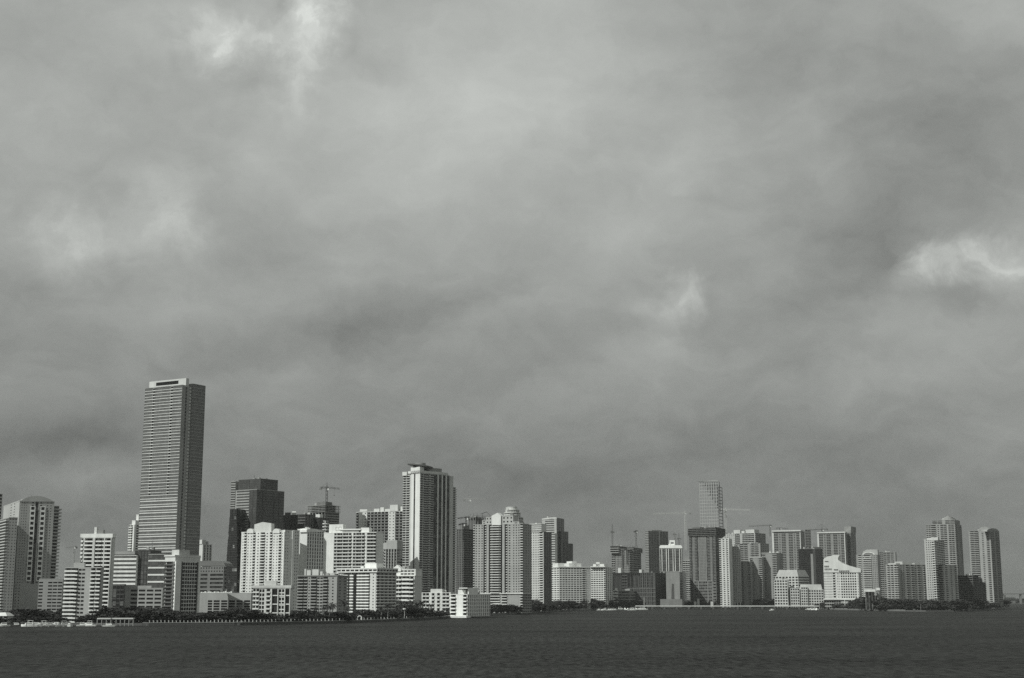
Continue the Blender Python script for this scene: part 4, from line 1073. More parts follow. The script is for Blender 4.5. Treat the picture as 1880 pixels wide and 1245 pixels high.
# white posts along it
mb = MB(); mb.box((0, 0, .55), (.4, .4, 1.1)); pm = mb.mesh('post', mat_wall(.5))
mb = MB(); mb.prism([(.42 * math.cos(i * math.pi / 4), .42 * math.sin(i * math.pi / 4)) for i in range(8)], 1.1, 1.35); cm_ = mb.mesh('post_cap', mat_wall(.6))
first = None; x = 276.0
while x < 824:
    P = along(x); P = P + Vector((0, .9))
    if first is None:
        first = empty('bollard', (P.x, P.y, 2.1), 'short white post, one of the long even row on the sea wall', 'bollard', 'white posts in a row on the sea wall')
        link('post', pm, first); link('post_cap', cm_, first)
    else: copy_thing(first, (P.x, P.y, 2.1), 0, first['label'], first['group'], (1, 1, R.choice((.85, 1, 1, 1.15))))
    x += 7.0 - 1.8 * max(0, (x - 560) / 260)

# --------------------------------------------------------------------- trees
leaf_m = bpy.data.materials.new('tree_leaves'); nt = nodes(leaf_m); N = nt.nodes; L = nt.links
out = N.new('ShaderNodeOutputMaterial'); bs = N.new('ShaderNodeBsdfPrincipled'); L.new(bs.outputs[0], out.inputs[0])
geo = N.new('ShaderNodeNewGeometry'); oi = N.new('ShaderNodeObjectInfo')
ad = N.new('ShaderNodeMath'); ad.operation = 'ADD'; L.new(geo.outputs['Random Per Island'], ad.inputs[0]); L.new(oi.outputs['Random'], ad.inputs[1])
mr = N.new('ShaderNodeMapRange'); mr.inputs[2].default_value = 2; mr.inputs[3].default_value = .01; mr.inputs[4].default_value = .07; L.new(ad.outputs[0], mr.inputs[0])
cx = N.new('ShaderNodeCombineXYZ')
for k, s in enumerate((.98, 1, .95)):
    mm = N.new('ShaderNodeMath'); mm.operation = 'MULTIPLY'; mm.inputs[1].default_value = s; L.new(mr.outputs[0], mm.inputs[0]); L.new(mm.outputs[0], cx.inputs[k])
L.new(cx.outputs[0], bs.inputs['Base Color']); bs.inputs['Roughness'].default_value = .7; bs.inputs['Specular IOR Level'].default_value = .2
bark = mat_plain('bark', .07, .9); palm_bark = mat_plain('palm_bark', .16, .9)
def leaf(mb, p, s, rr):
    n = Vector((rr.gauss(0, 1), rr.gauss(0, 1), rr.gauss(0, 1) + .5)).normalized(); u = n.orthogonal().normalized(); v = n.cross(u); a = rr.random() * 6.28
    u, v = u * math.cos(a) + v * math.sin(a), v * math.cos(a) - u * math.sin(a)
    p = Vector(p); mb.quad(tuple(p - u * s - v * s * .6), tuple(p + u * s - v * s * .6), tuple(p + u * s * .7 + v * s * .6), tuple(p - u * s * .8 + v * s * .7))
def broad_variant(seed):
    """unit tree 1 m tall: tapered trunk, limbs, crown of leaf clumps"""
    rr = random.Random(seed); t = MB(); c = MB(); wdt = .34 + .2 * rr.random()
    t.bar((0, 0, 0), (0, 0, .36), .07, .045); lumps = []
    for k in range(9):
        a = k * 2.4 + rr.random(); r = wdt * (.25 + .75 * rr.random()); z = .2 + .6 * rr.random() * (1.1 - .35 * r / wdt)
        lumps.append((Vector((r * math.cos(a), r * math.sin(a), z)), .13 + .12 * rr.random()))
        if k < 6: t.bar((0, 0, .25 + .02 * k), (r * math.cos(a) * .8, r * math.sin(a) * .8, z), .03, .01)
    lumps.append((Vector((0, 0, .72)), .24))
    for p, s in lumps:
        for i in range(105):
            d = Vector((rr.gauss(0, 1), rr.gauss(0, 1), rr.gauss(0, 1))).normalized() * s * (rr.random() ** .4) * (1.25 if rr.random() < .1 else 1)
            d.z *= .8; leaf(c, p + d, .03 + .025 * rr.random(), rr)
    return t.mesh('trunk', bark), c.mesh('crown', leaf_m)
def palm_variant(seed):
    rr = random.Random(seed); t = MB(); c = MB(); pr = Vector((0, 0, 0))
    for k in range(5):
        nx = Vector((.03 * rr.gauss(0, 1), .03 * rr.gauss(0, 1), .16 * (k + 1))); t.bar(pr, nx, .05 - .005 * k, .045 - .005 * k); pr = nx
    for i in range(20):
        a = i * 2.4; el = .9 - 1.5 * (i / 20); q = pr.copy(); d = Vector((math.cos(a) * math.cos(el), math.sin(a) * math.cos(el), math.sin(el)))
        sd = Vector((-math.sin(a), math.cos(a), 0))
        for s in range(5):
            nq = q + d * .06; w = .035 * (1 - .15 * s)
            c.quad(tuple(q - sd * w), tuple(q + sd * w * .2 + Vector((0, 0, .012))), tuple(nq + sd * w * .2 + Vector((0, 0, .012))), tuple(nq - sd * w * .9 - Vector((0, 0, .02))))
            c.quad(tuple(q + sd * w), tuple(nq + sd * w * .9 - Vector((0, 0, .02))), tuple(nq - sd * w * .2 + Vector((0, 0, .012))), tuple(q - sd * w * .2 + Vector((0, 0, .012))))
            q = nq; d = (d + Vector((0, 0, -.28))).normalized()
    return t.mesh('trunk', palm_bark), c.mesh('crown', leaf_m)
BV = [broad_variant(i) for i in range(8)]; PV = [palm_variant(50 + i) for i in range(4)]
def tree(name, var, P, h, wide, label, group, cat):
    r = empty(name, (P.x, P.y, 1.45), label, cat, group, R.random() * 6.28); r.scale = (h * wide, h * wide, h)
    link('trunk', var[0], r); link('crown', var[1], r); return r
def row(x0, x1, n, ylo, yhi, dlo, dhi, label, group, wide=1.9):
    """trees between two bearings, crowns reaching a height between ylo and yhi, set back dlo..dhi metres from the water"""
    for i in range(n):
        x = x0 + (x1 - x0) * (i + R.random()) / n; Yt = shore_at(x) + dlo + (dhi - dlo) * R.random()
        h = max(4.5, 1.1 * (zat(x, ylo + (yhi - ylo) * R.random(), Yt) - 1.5)); P = at(x, Yt)
        tree('broadleaf_tree', R.choice(BV), P, h, wide * (.8 + .5 * R.random()) * min(1.6, max(1, 9 / h)), label, group, 'tree')
def palms(spots, label, group):
    for x, y, d in spots:
        Yt = shore_at(x) + d; P = at(x, Yt); tree('palm_tree', R.choice(PV), P, zat(x, y, Yt) - 1.5, 1.0, label, group, 'palm')
row(-30, 116, 14, 1116, 1132, 14, 70, 'dark tree in the clump below the arch-topped tower', 'trees below the arch-topped tower')
row(-20, 118, 9, 1130, 1138, 8, 16, 'low dark tree behind the docks at the far left shore', 'low trees behind the left docks')
row(150, 190, 3, 1126, 1131, 8, 16, 'small dark tree at the foot of the pale balconied mid-rise block', 'trees at the foot of the balconied block')
row(188, 232, 7, 1111, 1121, 12, 60, 'dark tree in the tall clump between the white balconied tower and the pale garage', 'trees beside the white balconied tower')
row(226, 312, 14, 1113, 1124, 12, 60, 'dark tree in front of the pale low garage', 'trees in front of the pale garage')
row(300, 372, 10, 1121, 1128, 10, 45, 'dark tree below the dark tower with the white pier', 'trees below the pier-fronted tower')
row(372, 470, 15, 1116, 1127, 10, 45, 'dark tree in the hedge-like row before the long L-walled garage', 'trees before the L-walled garage')
row(466, 548, 10, 1125, 1131, 8, 30, 'low dark tree under the small framed block', 'trees under the small framed block')
row(545, 630, 11, 1119, 1129, 8, 50, 'dark tree at the foot of the grey staggered-balcony block', 'trees at the foot of the grey block')
row(625, 724, 12, 1118, 1127, 8, 50, 'dark tree at the foot of the roof-banded white block', 'trees at the foot of the roof-banded block')
row(720, 778, 9, 1112, 1125, 10, 50, 'dark tree in front of the block with the small gable', 'trees in front of the gabled block')
row(774, 826, 9, 1115, 1126, 8, 40, 'dark tree before the low building with the tall white piers', 'trees before the white-piered building')
row(868, 1040, 19, 1106, 1118, 10, 60, 'dark tree along the bank below the gabled condominium', 'trees below the gabled condominium')
row(965, 1048, 14, 1099, 1113, 5, 45, 'dark tree in the thick clump left of the white slab pair', 'trees left of the slab pair')
row(1038, 1122, 18, 1099, 1107, 6, 45, 'dark tree in the row under the white slab pair', 'trees under the white slab pair')
row(1128, 1185, 9, 1098, 1107, 10, 50, 'dark tree behind the marina boats', 'trees behind the marina')
row(1185, 1360, 24, 1101, 1107, 4, 26, 'small dark tree behind the low bridge and below the unfinished tower', 'trees behind the low bridge')
row(1355, 1460, 18, 1098, 1106, 4, 34, 'dark tree below the terraced condominium', 'trees below the terraced condominium')
row(1450, 1520, 9, 1104, 1109, 4, 26, 'dark tree in front of the low white terraced building', 'trees in front of the low white building')
row(1518, 1585, 7, 1108, 1114, 8, 30, 'small dark tree on the terrace of the white hotel', 'trees on the hotel terrace')
row(1580, 1640, 16, 1092, 1107, 12, 90, 'tall dark tree around the slanted-roof pavilion', 'trees around the pavilion')
row(1630, 1712, 19, 1097, 1109, 10, 80, 'dark tree below the long grey condominium', 'trees below the long grey condominium')
row(1700, 1765, 14, 1099, 1110, 10, 80, 'dark tree below the domed tower', 'trees below the domed tower')
row(1755, 1848, 21, 1100, 1113, 8, 70, 'dark tree on the right tip of the island', 'trees on the island tip')
palms([(612, 1104, 20), (606, 1108, 14), (632, 1099, 30), (638, 1112, 16), (580, 1112, 14), (596, 1110, 20), (566, 1115, 12)], 'tall palm before the grey staggered-balcony block', 'palms before the grey block')
palms([(700, 1111, 16), (712, 1106, 20), (738, 1102, 18), (748, 1100, 25), (756, 1098, 22), (768, 1103, 20), (776, 1099, 24), (790, 1106, 14), (728, 1112, 12)], 'palm near the block with the small gable', 'palms near the gabled block')
palms([(428, 1112, 14), (438, 1110, 18), (418, 1114, 14), (262, 1112, 16), (270, 1116, 14), (284, 1117, 13), (540, 1118, 10), (496, 1122, 9)], 'palm near a pale garage front', 'palms near the garages')
palms([(1088, 1097, 40), (1000, 1100, 40), (1018, 1103, 25), (1133, 1096, 30), (1140, 1099, 25), (1150, 1102, 20)], 'palm near the white slab pair', 'palms near the slab pair')
palms([(1528, 1104, 20), (1544, 1106, 20), (1566, 1104, 20), (1488, 1101, 20), (1470, 1103, 20), (1672, 1098, 30), (1690, 1101, 20), (1795, 1099, 30), (1812, 1101, 20)], 'palm on the island shore', 'palms on the island')

# distant wooded shore
mb = MB(); rr = random.Random(3)
Yf = 4700
P0, P1 = ground(1838, 1108.2), at(2600, 4700)
mb2 = MB(); mb2.prism([(P0.x, P0.y), (P1.x, P1.y), (P1.x + 200, P1.y + 500), (P0.x, P0.y + 500)], -1, 1.6)
tag(link('far_shore', mb2.mesh('far_shore', mat_plain('shore_ground', .11, .95))), None, None, kind='structure')
for i in range(2600):
    t = rr.random(); a = P0.lerp(P1, t * .5); leaf(mb, (a.x, a.y + 20 + 120 * rr.random(), 1 + (9 + 4 * math.sin(t * 60)) * rr.random()), 4.2, rr)
tag(link('distant_woods', mb.mesh('distant_woods', leaf_m)), 'low dark line of woods on the far shore at the right edge', 'woods', kind='stuff')
# ======================================================= cranes, boats, bridge
def truss(mb, a, c, w, seg, t=.3):
    a = Vector(a); c = Vector(c); d = (c - a); L_ = d.length; d.normalize()
    u = d.cross(Vector((0, 0, 1)))
    if u.length < .01: u = Vector((1, 0, 0))
    u.normalize(); v = u.cross(d); ks = [(-1, -1), (1, -1), (1, 1), (-1, 1)]
    def P(s, k): return a + d * s + u * ks[k][0] * w / 2 + v * ks[k][1] * w / 2
    for k in range(4): mb.bar(P(0, k), P(L_, k), t)
    n = max(2, int(L_ / seg))
    for i in range(n):
        for k in range(4):
            mb.bar(P(L_ * i / n, k), P(L_ * (i + 1) / n, (k + 1) % 4), t * .7)
def crane(x, Y, yb, yt, yj, xj, xc, label, lum=.1, luff=None, w=2.0, t=.45):
    m = mat_plain('crane_paint', lum, .6)
    B0 = Vector((az(x, yb) * Y, Y, zat(x, yb, Y))); zj = zat(x, yj, Y); T = Vector((B0.x, Y, zat(x, yt, Y)))
    r = empty('tower_crane', B0, label, 'crane')
    mb = MB(); truss(mb, B0, (B0.x, Y, zj), w, 4, t); link('mast', mb.mesh('mast', m, B0), r)
    mb = MB(); mb.box((B0.x, Y, zj + .8), (w * 1.3, w * 1.3, 2.4)); link('slewing_ring', mb.mesh('slewing_ring', m, B0), r)
    J = Vector((az(xj, luff or yj) * Y, Y - 6, zat(xj, luff or yj, Y))); Cj = Vector((az(xc, yj) * Y, Y + 3, zj + 2))
    S = Vector((B0.x, Y, zj + 2))
    mb = MB(); truss(mb, S, J, w * .75, 4, t * .9); link('jib', mb.mesh('jib', m, B0), r)
    mb = MB(); truss(mb, S, Cj, w * .75, 4, t * .9); k = link('counter_jib', mb.mesh('counter_jib', m, B0), r)
    mb = MB(); mb.box((Cj.x, Cj.y, Cj.z - 1.2), (3.2, 2, 3)); link('counterweight', mb.mesh('counterweight', mat_wall(.25), B0), k)
    mb = MB(); mb.box((B0.x + 1.8, Y - 1.5, zj - .4), (1.8, 1.8, 2.2)); link('cab', mb.mesh('cab', mat_wall(.7), B0), r)
    if T.z > zj + 3:
        mb = MB(); mb.bar(S, T, w * .7, .4); mb.bar(T, S.lerp(J, .65), .2); mb.bar(T, Cj, .2); link('apex', mb.mesh('apex', m, B0), r)
    mb = MB(); hk = S.lerp(J, .6); mb.bar(hk, hk - Vector((0, 0, 8)), .16); mb.box(hk - Vector((0, 0, 8.5)), (1, 1, 1.2)); link('hook_line', mb.mesh('hook_line', m, B0), r)
crane(599.5, 1732, 925, 887, 898, 624, 588, 'hammerhead crane standing on the unfinished tower behind the white gabled tower', .08)
crane(133.5, 2300, 1058, 1003, 1006, 122.5, 139, 'small faint crane between the arch-topped tower and the white balconied tower', .35)
crane(861, 1915, 950, 911, 919, 893, 852, 'thin tall crane right of the helipad tower, with a faint long arm', .3, luff=917, w=1.4, t=.3)
crane(855.5, 1850, 985, 949, 952.5, 840, 862, 'dark crane just above the gap beside the helipad tower', .06, w=1.6)
crane(850, 1830, 990, 961, 964, 842, 857, 'lower dark crane in the gap beside the helipad tower', .06, w=1.5)
crane(1124.5, 2500, 1004, 961, 978, 1127, 1122, 'bare tall crane mast on the left end of the ragged unfinished block', .12)
crane(1168, 2530, 1004, 973, 977, 1163, 1171, 'short crane on the right end of the ragged unfinished block', .12)
crane(1239.5, 2700, 1005, 976, 982, 1242, 1236, 'small crane poking up behind the white-capped office', .2)
crane(1259, 3300, 1010, 938, 943.5, 1199, 1268, 'pale crane with a very long level arm left of the lattice tower', .45, w=2.8, t=.9)
crane(1333, 3120, 985, 932, 937, 1376, 1322, 'pale crane with a long level arm right of the lattice tower', .45, w=2.6, t=.8)
crane(1414, 3000, 985, 962, 966.5, 1374, 1417, 'dark flat-armed crane left of the framed twin towers', .14)
crane(1432, 3020, 976, 969, 971, 1447, 1426, 'tiny dark crane on the roof of the left framed twin', .1)
crane(1509.5, 3012, 979, 962, 973.5, 1486, 1521, 'dark crane on the roof of the right framed twin', .1)
crane(1247, 3000, 1010, 978, 990, 1250, 1244, 'small dark crane hook tower left of the massive unfinished tower', .12)

# boats: lofted hull, cabin, windscreen
def boat_parts(L_=9.0, W_=3.0, fly=False, mast=0, hull=.8):
    out = []; n = 9; mb = MB(); ring = []
    for i in range(n):
        t = i / (n - 1); w = W_ / 2 * (1 - max(0, (t - .45) / .55) ** 2.2) * (.92 + .08 * min(1, t * 4)); zt = 1.0 + .55 * t * t; x = -L_ / 2 + L_ * t
        ring.append([(x, -max(w, .03), zt), (x, -max(w, .03) * .7, -.3), (x, max(w, .03) * .7, -.3), (x, max(w, .03), zt)])
    for a, c in zip(ring, ring[1:]):
        for k in range(3): mb.quad(a[k], c[k], c[k + 1], a[k + 1])
        mb.quad(a[3], c[3], c[0], a[0])
    mb.quad(*ring[0]); out.append(('hull', mb.mesh('hull', mat_wall(hull, .4, .08))))
    mb = MB(); x0, x1 = -L_ * .22, L_ * .2
    mb.hexa([(x0, -W_ * .33, 1.05), (x1 + L_ * .08, -W_ * .26, 1.2), (x1 + L_ * .08, W_ * .26, 1.2), (x0, W_ * .33, 1.05), (x0, -W_ * .3, 2.5), (x1, -W_ * .24, 2.4), (x1, W_ * .24, 2.4), (x0, W_ * .3, 2.5)])
    out.append(('cabin', mb.mesh('cabin', mat_wall(.82, .4, .08))))
    mb = MB()
    for s in (-1, 1): mb.hexa([(x0 + .3, s * W_ * .335, 1.7), (x1 - .2, s * W_ * .275, 1.75), (x1 - .2, s * W_ * .265, 1.75), (x0 + .3, s * W_ * .32, 1.7), (x0 + .3, s * W_ * .325, 2.2), (x1 - .3, s * W_ * .265, 2.15), (x1 - .3, s * W_ * .25, 2.15), (x0 + .3, s * W_ * .31, 2.2)])
    out.append(('cabin_window', mb.mesh('cabin_window', mat_glass())))
    if fly:
        mb = MB(); mb.box((-.6, 0, 3.8), (L_ * .3, W_ * .6, .16))
        for sx in (-1, 1):
            for sy in (-1, 1): mb.bar((-.6 + sx * L_ * .13, sy * W_ * .26, 2.4), (-.6 + sx * L_ * .13, sy * W_ * .26, 3.8), .12)
        out.append(('flybridge', mb.mesh('flybridge', mat_wall(.8))))
    if mast:
        mb = MB(); mb.bar((.5, 0, 1.2), (.5, 0, mast), .6, .4); mb.bar((.4, 0, 2.8), (-L_ * .45, 0, 2.9), .3); mb.bar((.5, 0, mast - .4), (L_ * .5, 0, 1.6), .06)
        out.append(('mast', mb.mesh('mast', mat_wall(.75))))
    return out
BOATS = {'plain': boat_parts(), 'fly': boat_parts(11, 3.6, True), 'dark': boat_parts(8, 2.7, hull=.12), 'sail': boat_parts(11, 3.2, mast=16.5), 'small': boat_parts(6.5, 2.3)}
def boat(kind, x, y, rz, label, group=None, s=1.0, name='motorboat', cat='boat'):
    P = ground(x, y); r = empty(name, (P.x, P.y, 0), label, cat, group, rad(rz)); r.scale = (s, s, s)
    for nm, me in BOATS[kind]: link(nm, me, r)
LD = 'moored boats at the left docks'
for k, x, y, rz, s, lab in (('plain', 7, 1149.8, 200, .9, 'small pale motorboat at the very left edge dock'), ('dark', 30, 1149.6, 10, .8, 'small dark-hulled motorboat left of the white dockside boats'), ('fly', 54, 1150.3, 178, 1.0, 'white flybridge motorboat first in the left dockside row'),
        ('plain', 66, 1149.8, 5, 1, 'white motorboat beside the flybridge boat in the left dockside row'), ('fly', 79, 1149.6, 185, .9, 'white flybridge boat in the middle of the left dockside row'), ('plain', 92, 1149.6, 15, .9, 'white motorboat toward the right of the left dockside row'),
        ('dark', 104, 1149.8, 160, 1, 'dark-hulled boat among the white ones by the left dock'), ('fly', 119, 1150, 20, .9, 'white boat with canopy below the balconied mid-rise block'), ('small', 127, 1150.6, 100, .9, 'small white boat pointing at the camera below the balconied block'),
        ('plain', 152, 1149.6, 8, .9, 'white motorboat under the right half of the balconied block'), ('fly', 164, 1149.6, 170, .9, 'white canopy boat next to the covered dock'), ('plain', 199.5, 1150.4, 5, .85, 'bright white motorboat floating under the covered dock')):
    boat(k, x, y, rz, lab, LD, s)
MG = 'white boats in the centre marina'
for i, (k, x, y, rz, s) in enumerate((('small', 1099.5, 1120.7, 5, 1), ('small', 1106, 1120.6, 170, .8), ('small', 1110, 1120.6, 10, 1), ('plain', 1118.5, 1120.7, 0, 1), ('plain', 1123, 1120.4, 180, .9), ('small', 1128.5, 1120.4, 10, 1), ('small', 1130, 1120.2, 0, .9), ('fly', 1139, 1119.8, 12, 1.2), ('plain', 1147.5, 1119.7, 80, 1.2),
        ('plain', 1154, 1119.6, 40, 1), ('fly', 1160, 1120.8, 5, 1.1), ('fly', 1161.5, 1119.5, 170, 1), ('plain', 1168, 1119.4, 100, 1), ('small', 1173, 1119.3, 0, 1), ('plain', 1177.5, 1119.4, 5, 1))):
    where = ('small white boat alone at the left end of the centre marina', 'tiny white boat second from the left in the centre marina', 'small white boat third from the left in the centre marina', 'white motorboat in the left cluster of the centre marina', 'white motorboat behind the cluster left of the tall marina yacht', 'small white boat just left of the two-deck marina yacht', 'low white skiff just left of the two-deck marina yacht',
             'two-deck white yacht beside the small banded office', 'bright white boat bow-on right of the two-deck yacht', 'white boat angled behind the front marina yacht', 'bright canopied yacht lying foremost in the centre marina', 'canopied yacht directly behind the foremost marina yacht', 'white boat bow-on left of the sailboat', 'small white boat close to the left of the sailboat', 'white motorboat touching the stern of the sailboat')[i]
    boat(k, x, y, rz, where, MG, s)
boat('sail', 1182, 1119.8, 4, 'sailboat with one tall bare mast at the left end of the low bridge', None, 1.15, 'sailboat', 'sailboat')
RG = 'white boats by the hotel'
for i, (k, x, y, rz, s) in enumerate((('plain', 1484, 1119.6, 0, 1), ('fly', 1491, 1119.8, 20, 1), ('fly', 1496, 1120, 170, 1.1), ('plain', 1500, 1120.3, 60, 1.1))):
    boat(k, x, y, rz, ('white boat farthest left by the white hotel', 'white canopied boat second in the group by the hotel', 'largest canopied boat in the group by the hotel', 'white boat angled at the quay corner of the hotel')[i], RG, s)
boat('small', 1417.5, 1121.2, 15, 'lone small boat under way in front of the low bridge', None, 1.1)

# docks on the left
def dock(x0, x1, y, label, roof=False, n=6):
    a, c = ground(x0, y), ground(x1, y); r = empty('dock', (a.x, a.y, 0), label, 'dock'); o = (a.x, a.y, 0); d = (c - a).normalized(); nrm = Vector((-d.y, d.x))
    def q(m, lo, hi, w0, w1, t0=0, t1=1):
        A, Cc = a.lerp(c, t0), a.lerp(c, t1); m.hexa([(P.x + nrm.x * w, P.y + nrm.y * w, lo) for P, w in ((A, w0), (Cc, w0), (Cc, w1), (A, w1))] + [(P.x + nrm.x * w, P.y + nrm.y * w, hi) for P, w in ((A, w0), (Cc, w0), (Cc, w1), (A, w1))])
    mb = MB(); q(mb, 1.2, 1.6, 0, 3); link('deck', mb.mesh('deck', mat_plain('dock_planks', .22, .8), o), r)
    for i in range(n + 1):
        P = a.lerp(c, i / n); mb = MB(); mb.box((P.x, P.y, .6 if not roof else 1.8), (.45, .45, 4.2 if not roof else 5.4)); link('pile', mb.mesh('pile', mat_wall(.3), o), r)
    if roof: mb = MB(); q(mb, 4.4, 5.2, -.5, 4.2); link('roof', mb.mesh('roof', mat_wall(.6), o), r)
dock(48, 130, 1151.2, 'long open dock with piles in front of the left boats')
dock(178, 203, 1149.6, 'covered dock with a flat white roof right of the balconied block', True, 3)
dock(205, 244, 1149.5, 'covered dock with a thin grey roof extending right of the flat white roof', True, 5)
# small pale boathouse at the left edge
p = rect(-12, 13, None, shore_at(5) + 10, 8, 1130, dep=9)
b = Bld('boathouse', 'low pale pavilion with hipped white roof at the left edge of the shore', 'pavilion', p[1], .5); z = top(5, 1131, p[1].y)
b.vol(p, Z0, z, 2, {0: 'b1:4'}, roof=False); frustum(b, 'hipped_roof', sub(p, -.05, 1.05, -.1, 1.05), z, z + 2.2, .55, mat_wall(.7)); b.done()

# small framed block on the promenade
Y = 1015
p = rect(464, 533, 538, Y, 10, 1105)
zt = top(500, 1081, Y)
b = Bld('apartment_block', 'small white framed block with square dark openings between the long garage and the grey block', 'apartment block', p[1], .72, mat_glass(.015, .06, .3), bal=.75)
b.vol(p, Z0, zt, 8, {0: 'b1.4:2/flat g1.3:2/big w.4 b.9:1/flat w.3 p.15 d1.3 p.15 g1.4:2/big p.2 d1 p.15'})
b.box('roof_band', sub(p, -.02, 1.02, -.08, 1.02), zt + .6, zt + 2.4, mat_wall(.6)); b.box('roof_room', sub(p, .3, .6, .2, .6), zt + 2.4, zt + 5.5, mat_wall(.55))
for k in range(3): b.box('cross_beam', sub(p, .52, .99, -.05, -.01), Z0 + 6 + k * 6, Z0 + 6.7 + k * 6)
b.done()

# low bridge with pale deck
x0, x1 = 1166, 1503
A, C2 = at(x0, 2330), at(x1, 2310)
r = empty('bridge', (A.x, A.y, 0), 'long low bridge with a pale deck line and dark piers across the bay mouth', 'bridge'); o = (A.x, A.y, 0)
def strip(m, lo, hi, y0, y1): m.hexa([(A.x, A.y + y0, lo), (C2.x, C2.y + y0, lo), (C2.x, C2.y + y1, lo), (A.x, A.y + y1, lo), (A.x, A.y + y0, hi), (C2.x, C2.y + y0, hi), (C2.x, C2.y + y1, hi), (A.x, A.y + y1, hi)])
mb = MB(); strip(mb, 4.3, 5.1, -.4, 9); link('deck', mb.mesh('deck', mat_wall(.5), o), r)
mb = MB(); strip(mb, 5.1, 6.0, -.7, -.4); link('railing', mb.mesh('railing', mat_wall(.74), o), r)
mb = MB(); strip(mb, -1, 3.4, 6, 7); link('back_wall', mb.mesh('back_wall', mat_wall(.5), o), r)
for i in range(15):
    P = A.lerp(C2, (i + .4) / 15); mb = MB(); mb.box((P.x, P.y + 2, 1.6), (3.2, 5, 5.4)); link('pier', mb.mesh('pier', mat_wall(.1), o), r)

# high bridge on the far right, with a pale ship below it
Yb = 4600
A, C2 = at(1839, Yb), at(2100, Yb); za = zat(1860, 1089.6, Yb); r = empty('bridge', (A.x, A.y, 0), 'distant dark high bridge at the right edge of the photo', 'bridge'); o = (A.x, A.y, 0)
mb = MB(); mb.hexa([(A.x, Yb, za - 3), (C2.x, Yb, za - 3), (C2.x, Yb + 14, za - 3), (A.x, Yb + 14, za - 3), (A.x, Yb, za), (C2.x, Yb, za), (C2.x, Yb + 14, za), (A.x, Yb + 14, za)]); link('deck', mb.mesh('deck', mat_wall(.16), o), r)
for i in range(9):
    P = A.lerp(C2, i / 8.0); mb = MB(); mb.box((P.x + 6, Yb + 7, (za - 3) / 2), (5, 8, za - 3)); link('pier', mb.mesh('pier', mat_wall(.2), o), r)
P = ground(1853, 1107); Ys = 4680 - 60
r = empty('ship', (at(1852, Ys).x, Ys, 0), 'distant white ship low behind the island tip at the right', 'ship'); o = r.location
c = at(1852, Ys); mb = MB(); mb.hexa([(c.x - 17, Ys - 5, 2), (c.x + 17, Ys - 5, 2), (c.x + 17, Ys + 5, 2), (c.x - 17, Ys + 5, 2), (c.x - 19, Ys - 6, 17), (c.x + 21, Ys - 6, 17), (c.x + 21, Ys + 6, 17), (c.x - 19, Ys + 6, 17)]); link('hull', mb.mesh('hull', mat_wall(.2), o), r)
mb = MB(); mb.box((c.x + 1, Ys, 19), (34, 9, 4)); link('deckhouse', mb.mesh('deckhouse', mat_wall(.8), o), r); mb = MB(); mb.box((c.x - 13, Ys, 22), (5, 7, 10)); link('bridge_house', mb.mesh('bridge_house', mat_wall(.8), o), r)

# promenade lamp and little white arch
P = along(741.5) + Vector((0, 8)); r = empty('street_lamp', (P.x, P.y, 1.5), 'tall promenade lamp with a wide white head before the gabled block', 'lamp'); mb = MB(); mb.bar((0, 0, 0), (0, 0, zat(741, 1119, P.y) - 1.5), .35, .2); link('pole', mb.mesh('pole', mat_wall(.6)), r)
mb = MB(); z = zat(741, 1119, P.y) - 1.5; mb.prism([(1.3 * math.cos(i * math.pi / 4), 1.3 * math.sin(i * math.pi / 4)) for i in range(8)], z, z + .9); link('lamp_head', mb.mesh('lamp_head', mat_wall(.8)), r)
P = along(660) + Vector((0, 3)); r = empty('garden_arch', (P.x, P.y, 1.5), 'little white arch on the promenade before the roof-banded block', 'garden arch'); mb = MB()
pr = None
for i in range(11):
    a = math.pi * i / 10; q = (-1.5 * math.cos(a), 0, 2.0 + 1.5 * math.sin(a)); mb.bar(pr, q, .6) if pr else None; pr = q
mb.bar((-1.5, 0, 0), (-1.5, 0, 2), .6); mb.bar((1.5, 0, 0), (1.5, 0, 2), .6); link('arch', mb.mesh('arch', mat_wall(.82)), r)

for x, y in ((1447, 1104), (1463, 1103), (1475, 1104), (1504, 1103)):
    P = at(x, 2376 if x < 1490 else 2300); h = zat(x, y, P.y) - 1.0; r = empty('lamp_post', (P.x, P.y, 1.0), 'thin pale lamp post on the quay before the low white terraced building', 'lamp post', 'pale lamp posts on the quay')
    mb = MB(); mb.bar((0, 0, 0), (0, 0, h), .5, .35); link('pole', mb.mesh('pole', mat_wall(.5)), r); mb = MB(); mb.box((0, -.6, h), (.7, 1.8, .3)); link('lamp_head', mb.mesh('lamp_head', mat_wall(.5)), r)
# ============================================================ sky, sun, air
SUN_AZ, SUN_EL = 52, 41            # degrees left of straight behind the camera, height
S = Vector((-math.sin(rad(SUN_AZ)) * math.cos(rad(SUN_EL)), -math.cos(rad(SUN_AZ)) * math.cos(rad(SUN_EL)), math.sin(rad(SUN_EL))))
ld = bpy.data.lights.new('sun', 'SUN'); ld.energy = 3.6; ld.angle = rad(.6); ld.color = (.985, 1, .97)
lo_ = bpy.data.objects.new('sun', ld); col.objects.link(lo_); lo_.rotation_euler = S.to_track_quat('Z', 'Y').to_euler()

